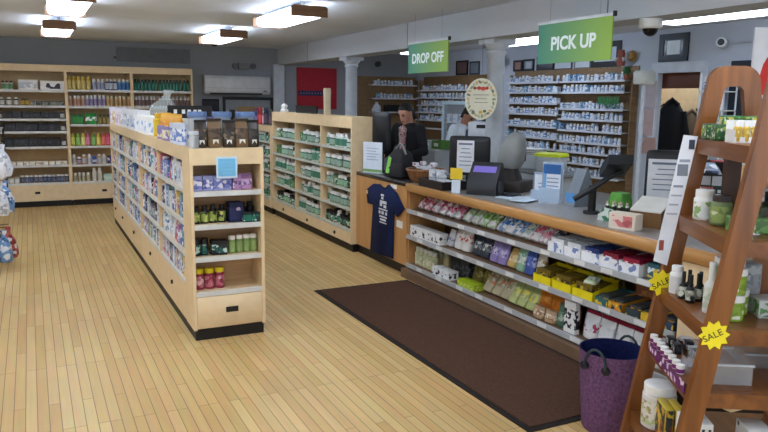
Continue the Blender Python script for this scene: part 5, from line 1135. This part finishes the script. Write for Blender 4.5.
# inner work counter of the dispensary
o = empty('work_counter', (4.7, 6.9, 0)); bx('top', -.2, .2, -1.5, .4, .96, 1.0, M((120, 124, 126), .4), o, .004); bx('front', -.19, -.17, -1.46, .37, .08, .96, M((176, 182, 186)), o); bx('back', .17, .19, -1.46, .37, .08, .96, M((176, 182, 186)), o)
for s in (-1.46, .35): bx('side', -.17, .17, s, s + .02, .08, .96, M((176, 182, 186)), o)
bx('kick', -.16, .16, -1.4, .3, 0, .08, KICK, o); tag(o, 'inner work counter of the dispensary behind the checkout', 'counter')
W1 = 1.0005
o = standing('printer', 4.6, 6.9, -.75, 'white printer with a black label in front of the white-coated man, below the oval plaque', 'printer', W1); bx('stand', -.12, .12, -.1, .1, 0, .2, M((150, 154, 160)), o); bx('body', -.125, .125, -.12, .12, .2, .45, M((214, 218, 226), .5), o, .008); bx('black_label', -.03, .07, -.1225, -.12, .38, .42, BLACK, o); bx('paper_slot', -.1, .1, -.1225, -.12, .26, .27, DGREY, o)
o = standing('glass_cabinet', 5.62, 9.1, -.75, 'pale blue glass-doored cabinet standing behind the white-coated man', 'cabinet', 0)
f = MB()
for q in (-1, 1): f.box(*sorted((q * .18, q * .15)), -.12, .12, 0, 1.68)
f.box(-.15, .15, -.12, .12, 1.63, 1.68).box(-.15, .15, -.12, .12, 0, .05); obj('frame', f, M((176, 198, 210), .4), o); bx('back', -.15, .15, .105, .118, .05, 1.63, M((120, 130, 140)), o); bx('glass_door', -.15, .15, -.116, -.11, .05, 1.63, CLEAR(alpha=.12), o)
for z in (.4, .8, 1.1, 1.36): bx('shelf', -.15, .15, -.1, .105, z, z + .012, M((190, 200, 206)), o)
for i, z in enumerate((1.1122, 1.3722)):
    for x in (-.09, 0., .09):
        c_ = math.cos(-.75); s_ = math.sin(-.75)
        put('c', (.07, .08, .12, C(216, 222, 230), PRINT((226, 230, 236), (110, 150, 200), (206, 212, 222), 50)), MAKE['c'](.07, .08, .12, C(216, 222, 230), PRINT((226, 230, 236), (110, 150, 200), (206, 212, 222), 50)), 'medicine_carton', (5.62 + c_ * x, 9.1 + s_ * x, z), -.75, 'white carton', 'in glass cabinet, %s shelf' % ('lower', 'upper')[i], 'medicine')
o = empty('side_cabinet', (4.52, 7.72, 0), WEST); bx('carcass', -.2, .2, -.15, .15, .06, 1.08, M((206, 212, 216), .5), o); bx('top', -.21, .21, -.16, .16, 1.08, 1.1, WHITE, o); bx('kick', -.18, .18, -.12, .14, 0, .06, KICK, o); bx('door', -.19, .19, -.156, -.15, .08, 1.06, M((196, 204, 210), .5), o)
tag(o, 'low white cabinet between the two dispensary staff', 'cabinet')
for i, (y, c, h, l) in enumerate(((7.81, (170, 190, 186), .09, 'low sea green bin on the white cabinet between the staff'), (7.59, (90, 140, 60), .1, 'green folder box on the white cabinet between the staff'), (6.3, (206, 214, 220), .17, 'white paper tray on the inner work counter'))):
    o = standing('storage_bin', 4.52 if y > 7 else 4.6, y, WEST, l, 'bin', W1 + (.1 if y > 7 else 0)); t = MB().box(-.11, .11, -.1, .1, 0, .006).box(-.11, .11, -.1, -.094, .006, h).box(-.11, .11, .094, .1, .006, h).box(-.11, -.104, -.094, .094, .006, h).box(.104, .11, -.094, .094, .006, h); obj('shell', t, M(c, .5), o); bx('label', -.05, .05, -.102, -.1, h * .3, h * .7, WHITE, o)
for y, lab, yl in ((5.98, 'clear bin of white trays beside the grey till', False), (5.66, 'clear storage bin with a bright yellow-green lid', True)):
    o = standing('storage_bin', 4.62, y, WEST + .4, lab, 'bin', W1); obj('shell', MB().sup([(0, .12, .09), (.01, .13, .1), (.15, .14, .105)], p=6), CLEAR((206, 214, 218), .7, .3), o)
    if yl: obj('lid', MB().sup([(.15, .15, .115), (.175, .15, .115), (.185, .13, .1)], p=6), M((206, 220, 40), .5), o)
    else:
        for z in (.155, .175, .195): obj('white_tray', MB().sup([(z, .13, .1), (z + .012, .14, .108)], p=6), WHITE, o)

# ------------------------------------------------------------------ people
def remesh(mb, voxel, mats, name, parent, smooth=4):
    t = bpy.data.objects.new('tmp', mb.mesh('tmp', mats)); COL.objects.link(t)
    m = t.modifiers.new('r', 'REMESH'); m.mode = 'VOXEL'; m.voxel_size = voxel; m.use_smooth_shade = True
    s = t.modifiers.new('s', 'SMOOTH'); s.iterations = smooth; s.factor = .5
    dg = bpy.context.evaluated_depsgraph_get(); me = bpy.data.meshes.new_from_object(t.evaluated_get(dg))
    bpy.data.objects.remove(t); me.name = name; me.materials.clear(); me.materials.append(mats)
    return link(name, me, parent)
def limb(mb, pts, rs, seg=12):
    # interpolate for smooth tapered limbs
    P_ = [Vector(p) for p in pts]; q = []; r = []
    for i in range(len(P_) - 1):
        for t in range(4): q.append(P_[i].lerp(P_[i + 1], t / 4)); r.append(rs[i] + (rs[i + 1] - rs[i]) * t / 4)
    q.append(P_[-1]); r.append(rs[-1]); mb.tube(q, r, seg)
    for p_, rr in zip(P_, rs): mb.lathe([(rr * .3, -rr * .92), (rr * .8, -rr * .6), (rr, 0), (rr * .8, rr * .6), (rr * .3, rr * .92)], seg=10, c=tuple(p_))
def person(loc, rz, H, lean, tilt, arms, skin, jacket, trousers, hair, long_hair, lab, inner, spread=.1):
    r = empty('person', loc, rz); k = H / 1.70
    hip = Vector((0, 0, .95)); RL = Matrix.Rotation(lean, 4, 'X'); RT = Matrix.Rotation(tilt, 4, 'X')
    up = lambda p: tuple((RL @ (Vector(p) - hip) + hip) * k)
    nk = Vector((0, .0, 1.46))
    hd = lambda p: up(tuple(RT @ (Vector(p) - nk) + nk))
    SK = M(skin, .55)
    def rings(lst, fn, p=2.4, seg=18):
        m = MB().sup(lst, p=p, seg=seg); m.v = [fn(v) for v in m.v]; return m
    def join(a, b): a.add(b.v, b.f)
    body = MB()
    torso = [(.88, .15, .1), (.98, .155, .1), (1.1, .135, .09), (1.25, .155, .105), (1.36, .17, .1), (1.42, .12, .075), (1.45, .06, .055)]
    join(body, rings(torso, up)); join(body, rings([(1.4, .055, .055), (1.5, .05, .052), (1.54, .05, .055, 0, -.005)], up))
    hc = 1.585
    head = [(-.118, .026, .022, 0, -.06), (-.105, .042, .042, 0, -.047), (-.075, .056, .066, 0, -.026), (-.04, .066, .083, 0, -.01), (0, .071, .092, 0, 0), (.035, .074, .096, 0, .004), (.07, .068, .088, 0, .008), (.1, .045, .06, 0, .01), (.115, .016, .02, 0, .01)]
    join(body, rings([(hc + a, b, c, d, e) for a, b, c, d, e in head], hd, 2.2, 22))
    ns = MB(); ns.tube([(0, -.088, hc + .012), (0, -.104, hc - .018), (0, -.112, hc - .036), (0, -.092, hc - .046)], [.008, .012, .016, .008], 8); ns.v = [hd(v) for v in ns.v]; join(body, ns)
    for s in (-1, 1):
        e = MB().lathe([(.006, -.03), (.014, -.015), (.016, .01), (.01, .03)], seg=8, c=(s * .072, .01, hc - .01)); e.v = [hd(v) for v in e.v]; join(body, e)
    jk = MB(); join(jk, rings([(.80, .185, .13), (.95, .18, .125), (1.1, .16, .112), (1.25, .178, .125), (1.36, .19, .115), (1.42, .145, .09), (1.455, .085, .072)], up))
    for s in (-1, 1):
        sh = (s * .175, 0, 1.385); el, wr, dirv = arms[s]
        a = MB(); limb(a, [sh, el, wr], [.05, .042, .03]); 
        w0 = Vector(wr); f = Vector(dirv).normalized(); side = f.cross(Vector((0, 0, 1))); side = side.normalized() if side.length > .1 else Vector((1, 0, 0)); dn = side.cross(f)
        limb(a, [w0, w0 + f * .05, w0 + f * .09], [.026, .034, .03])
        for q, L_ in enumerate((.062, .075, .07, .055)):
            b0 = w0 + f * .085 + side * (.027 - .018 * q); limb(a, [b0, b0 + f * L_ * .5 - dn * .004, b0 + f * L_ * .85 - dn * L_ * .35 * (1 if dn.z > 0 else -1)], [.0095, .009, .008], 8)
        t0 = w0 + f * .03 + side * .026 * -s; limb(a, [t0, t0 + f * .03 - side * .02 * s, t0 + f * .06 - side * .022 * s], [.012, .011, .009], 8)
        a.v = [up(v) for v in a.v]; join(body, a)
        a = MB(); limb(a, [sh, el, tuple(Vector(el).lerp(Vector(wr), .93))], [.068, .056, .044]); a.v = [up(v) for v in a.v]; join(jk, a)
        lgm = MB(); limb(lgm, [(s * .09, 0, .9), (s * spread, -.01, .48), (s * spread, .02, .08)], [.085, .056, .038]); lgm.v = [tuple(Vector(v) * k) for v in lgm.v]; join(body, lgm)
    remesh(body, .0085, SK, 'body', r, 3)
    remesh(jk, .011, jacket, 'jacket', r, 6)
    tr = MB()
    for s in (-1, 1): limb(tr, [(s * .09, 0, .93), (s * spread, -.01, .48), (s * spread, .02, .1)], [.105, .074, .062])
    tr.v = [tuple(Vector(v) * k) for v in tr.v]; remesh(tr, .012, trousers, 'trousers', r, 4)
    for s in (-1, 1): obj('shoe', MB().sup([(0, .045, .13, s * spread, -.05), (.03, .045, .13, s * spread, -.05), (.06, .04, .09, s * spread, -.02), (.1, .035, .045, s * spread, .02)], p=2.8), BLACK, r)
    iv = MB().prism([(-.035, 1.05), (.035, 1.05), (.055, 1.4), (.0, 1.44), (-.055, 1.4)], lambda a, b, q: (a, -.152 + .02 * q + (.03 if b > 1.38 else 0), b)); iv.v = [up(v) for v in iv.v]; obj('shirt_front', iv, inner, r)
    hm = MB()
    hr = [(-.085, .052, .03, 0, .072), (-.03, .068, .052, 0, .05), (.0, .077, .072, 0, .032), (.04, .079, .094, 0, .018), (.075, .073, .09, 0, .012), (.106, .05, .062, 0, .012), (.121, .018, .022, 0, .012)]
    hm = rings([(hc + a, b, c, d, e) for a, b, c, d, e in hr], hd, 2.2, 22)
    if long_hair:
        hb = rings([(hc - .14, .03, .025, 0, .11), (hc - .09, .05, .045, 0, .1), (hc - .03, .06, .05, 0, .085), (hc + .03, .05, .04, 0, .07)], hd, 2.2); hm.add(hb.v, hb.f)
    remesh(hm, .01, hair, 'hair', r, 2)
    for s in (-1, 1):
        e = MB().lathe([(.002, -.008), (.009, -.003), (.009, .003), (.002, .008)], seg=8, c=(s * .029, -.083, hc)); e.v = [hd(v) for v in e.v]; obj('eye', e, M((30, 24, 22), .2), r)
        b_ = MB().box(s * .029 - .016, s * .029 + .016, -.094, -.084, hc + .018, hc + .025); b_.v = [hd(v) for v in b_.v]; obj('eyebrow', b_, hair, r)
    mo = MB().box(-.02, .02, -.093, -.08, hc - .068, hc - .06); mo.v = [hd(v) for v in mo.v]; obj('mouth', mo, M((130, 60, 56), .5), r)
    return tag(r, lab, 'person')
person((4.05, 7.58, 0), -1.15, 1.66, -.06 * 0 + .06, .42, {-1: ((-.27, -.05, 1.12), (-.16, -.3, 1.08), (.2, -1, -.15)), 1: ((.27, -.05, 1.12), (.16, -.3, 1.08), (-.2, -1, -.15))}, (196, 142, 118), M((22, 22, 26), .85), M((30, 30, 36), .85), M((20, 16, 16), .6), True,
       'person with dark tied-back hair in a black jacket looking down at the computer monitor', PRINT((176, 130, 130), (206, 196, 196), (120, 80, 84), 60))
person((5.02, 8.12, 0), .25, 1.66, .33, .3, {-1: ((-.27, -.06, 1.12), (-.2, -.2, .92), (.1, -.6, -1)), 1: ((.27, -.06, 1.12), (.2, -.2, .92), (-.1, -1, -.3))}, (170, 118, 94), M((222, 230, 240), .7), M((50, 54, 64), .85), M((40, 34, 34), .7), False,
       'person in a white coat with head bowed, standing in front of the drug shelving', M((60, 66, 84), .7))

# ------------------------------------------------------------------ rack of bagged goods at the left edge
o = empty('wire_rack', (-.53, 7.9, 0)); obj('base', MB().lathe([(.15, 0), (.15, .02), (.03, .05)], seg=20), BLACK, o); obj('post', MB().lathe([(.016, .04), (.016, 1.25)], seg=10), BLACK, o)
for z in (.41, .87, 1.21):
    obj('ring', MB().tube([(.16 * math.cos(a), .16 * math.sin(a), z) for a in [2 * PI * i / 16 for i in range(17)]], .005, 6), BLACK, o)
    obj('spoke', MB().tube([(-.16, 0, z), (.16, 0, z)], .005, 6), BLACK, o); obj('spoke', MB().tube([(0, -.16, z), (0, .16, z)], .005, 6), BLACK, o)
    for a in (-1.3, -.55, .2, .95): obj('hook', MB().tube([(.15 * math.cos(a), .15 * math.sin(a), z + .004), (.28 * math.cos(a), .28 * math.sin(a), z + .004)], .004, 6), BLACK, o)
tag(o, 'black wire carousel of bagged goods cut by the left edge of the photo', 'rack')
BC = [((206, 208, 214), 'clear silver'), ((110, 150, 196), 'blue'), ((180, 90, 86), 'red'), ((60, 56, 84), 'dark violet'), ((220, 222, 226), 'white')]
i = 0
for z in (.08, .54, .896):
    for a in (-1.3, -.55, .2, .95):
        c, cn = BC[i % 5]; b = crumple(.075, .05, .315, 20 + i, 12)
        q = obj('bag', b, PRINT(c, (222, 224, 230), tuple(max(0, v - 50) for v in c), 30, .3), None, (-.53 + .27 * math.cos(a), 7.9 + .27 * math.sin(a), z - .006), a)
        reg(q, cn + ' bag', f'hanging on the {["lower", "middle", "upper"][[.08, .54, .896].index(z)]} ring of the black wire carousel', 'bag'); i += 1
o = empty('display_post', (-.365, 11.93, 0)); obj('pole', MB().lathe([(.014, .02), (.014, 1.2)], seg=8), BLACK, o); obj('base', MB().lathe([(.07, 0), (.07, .02)], seg=14), BLACK, o)
for z in (.7, .9, 1.1): obj('hook', MB().tube([(0, 0, z), (0, -.1, z + .01)], .006, 6), BLACK, o)
tag(o, 'thin black hook post in front of the left bay of the back wall shelving', 'post')

finish_labels()
# ------------------------------------------------------------------ daylight, camera, view
wd = bpy.data.worlds.new('sky'); SC.world = wd; wd.use_nodes = True
bg = wd.node_tree.nodes['Background']; bg.inputs['Color'].default_value = (.75, .87, 1, 1); bg.inputs['Strength'].default_value = 3.2
for i, (a, b) in enumerate(WX):
    L_ = bpy.data.lights.new('window_portal', 'AREA'); L_.shape = 'RECTANGLE'; L_.size = b - a; L_.size_y = 1.75; L_.cycles.is_portal = True
    lo = bpy.data.objects.new('window_portal', L_); COL.objects.link(lo); lo.location = ((a + b) / 2, YF + .02, 1.42); lo.rotation_euler = (-PI / 2, 0, 0); lo['kind'] = 'helper'
cam = bpy.data.cameras.new('camera'); co = bpy.data.objects.new('camera', cam); COL.objects.link(co); SC.camera = co
cam.sensor_width = 36; cam.lens = 717.5 / 768 * 36; cam.clip_start = .05
yaw, pit, rol = math.radians(26.15), math.radians(9.18), math.radians(.74)
F = Vector((math.sin(yaw) * math.cos(pit), math.cos(yaw) * math.cos(pit), -math.sin(pit))); R0 = Vector((math.cos(yaw), -math.sin(yaw), 0)); U0 = R0.cross(F)
R1 = R0 * math.cos(rol) + U0 * math.sin(rol); U1 = -R0 * math.sin(rol) + U0 * math.cos(rol)
co.matrix_world = Matrix(((R1.x, U1.x, -F.x, 0), (R1.y, U1.y, -F.y, 0), (R1.z, U1.z, -F.z, 1.68), (0, 0, 0, 1)))
vs = SC.view_settings; vs.view_transform = 'Standard'; vs.look = 'None'; vs.gamma = 1; vs.use_curve_mapping = False; vs.exposure = 0.12
cy = SC.cycles; cy.use_denoising = True; cy.max_bounces = 8; cy.diffuse_bounces = 4; cy.glossy_bounces = 3; cy.transparent_max_bounces = 12; cy.sample_clamp_indirect = 6
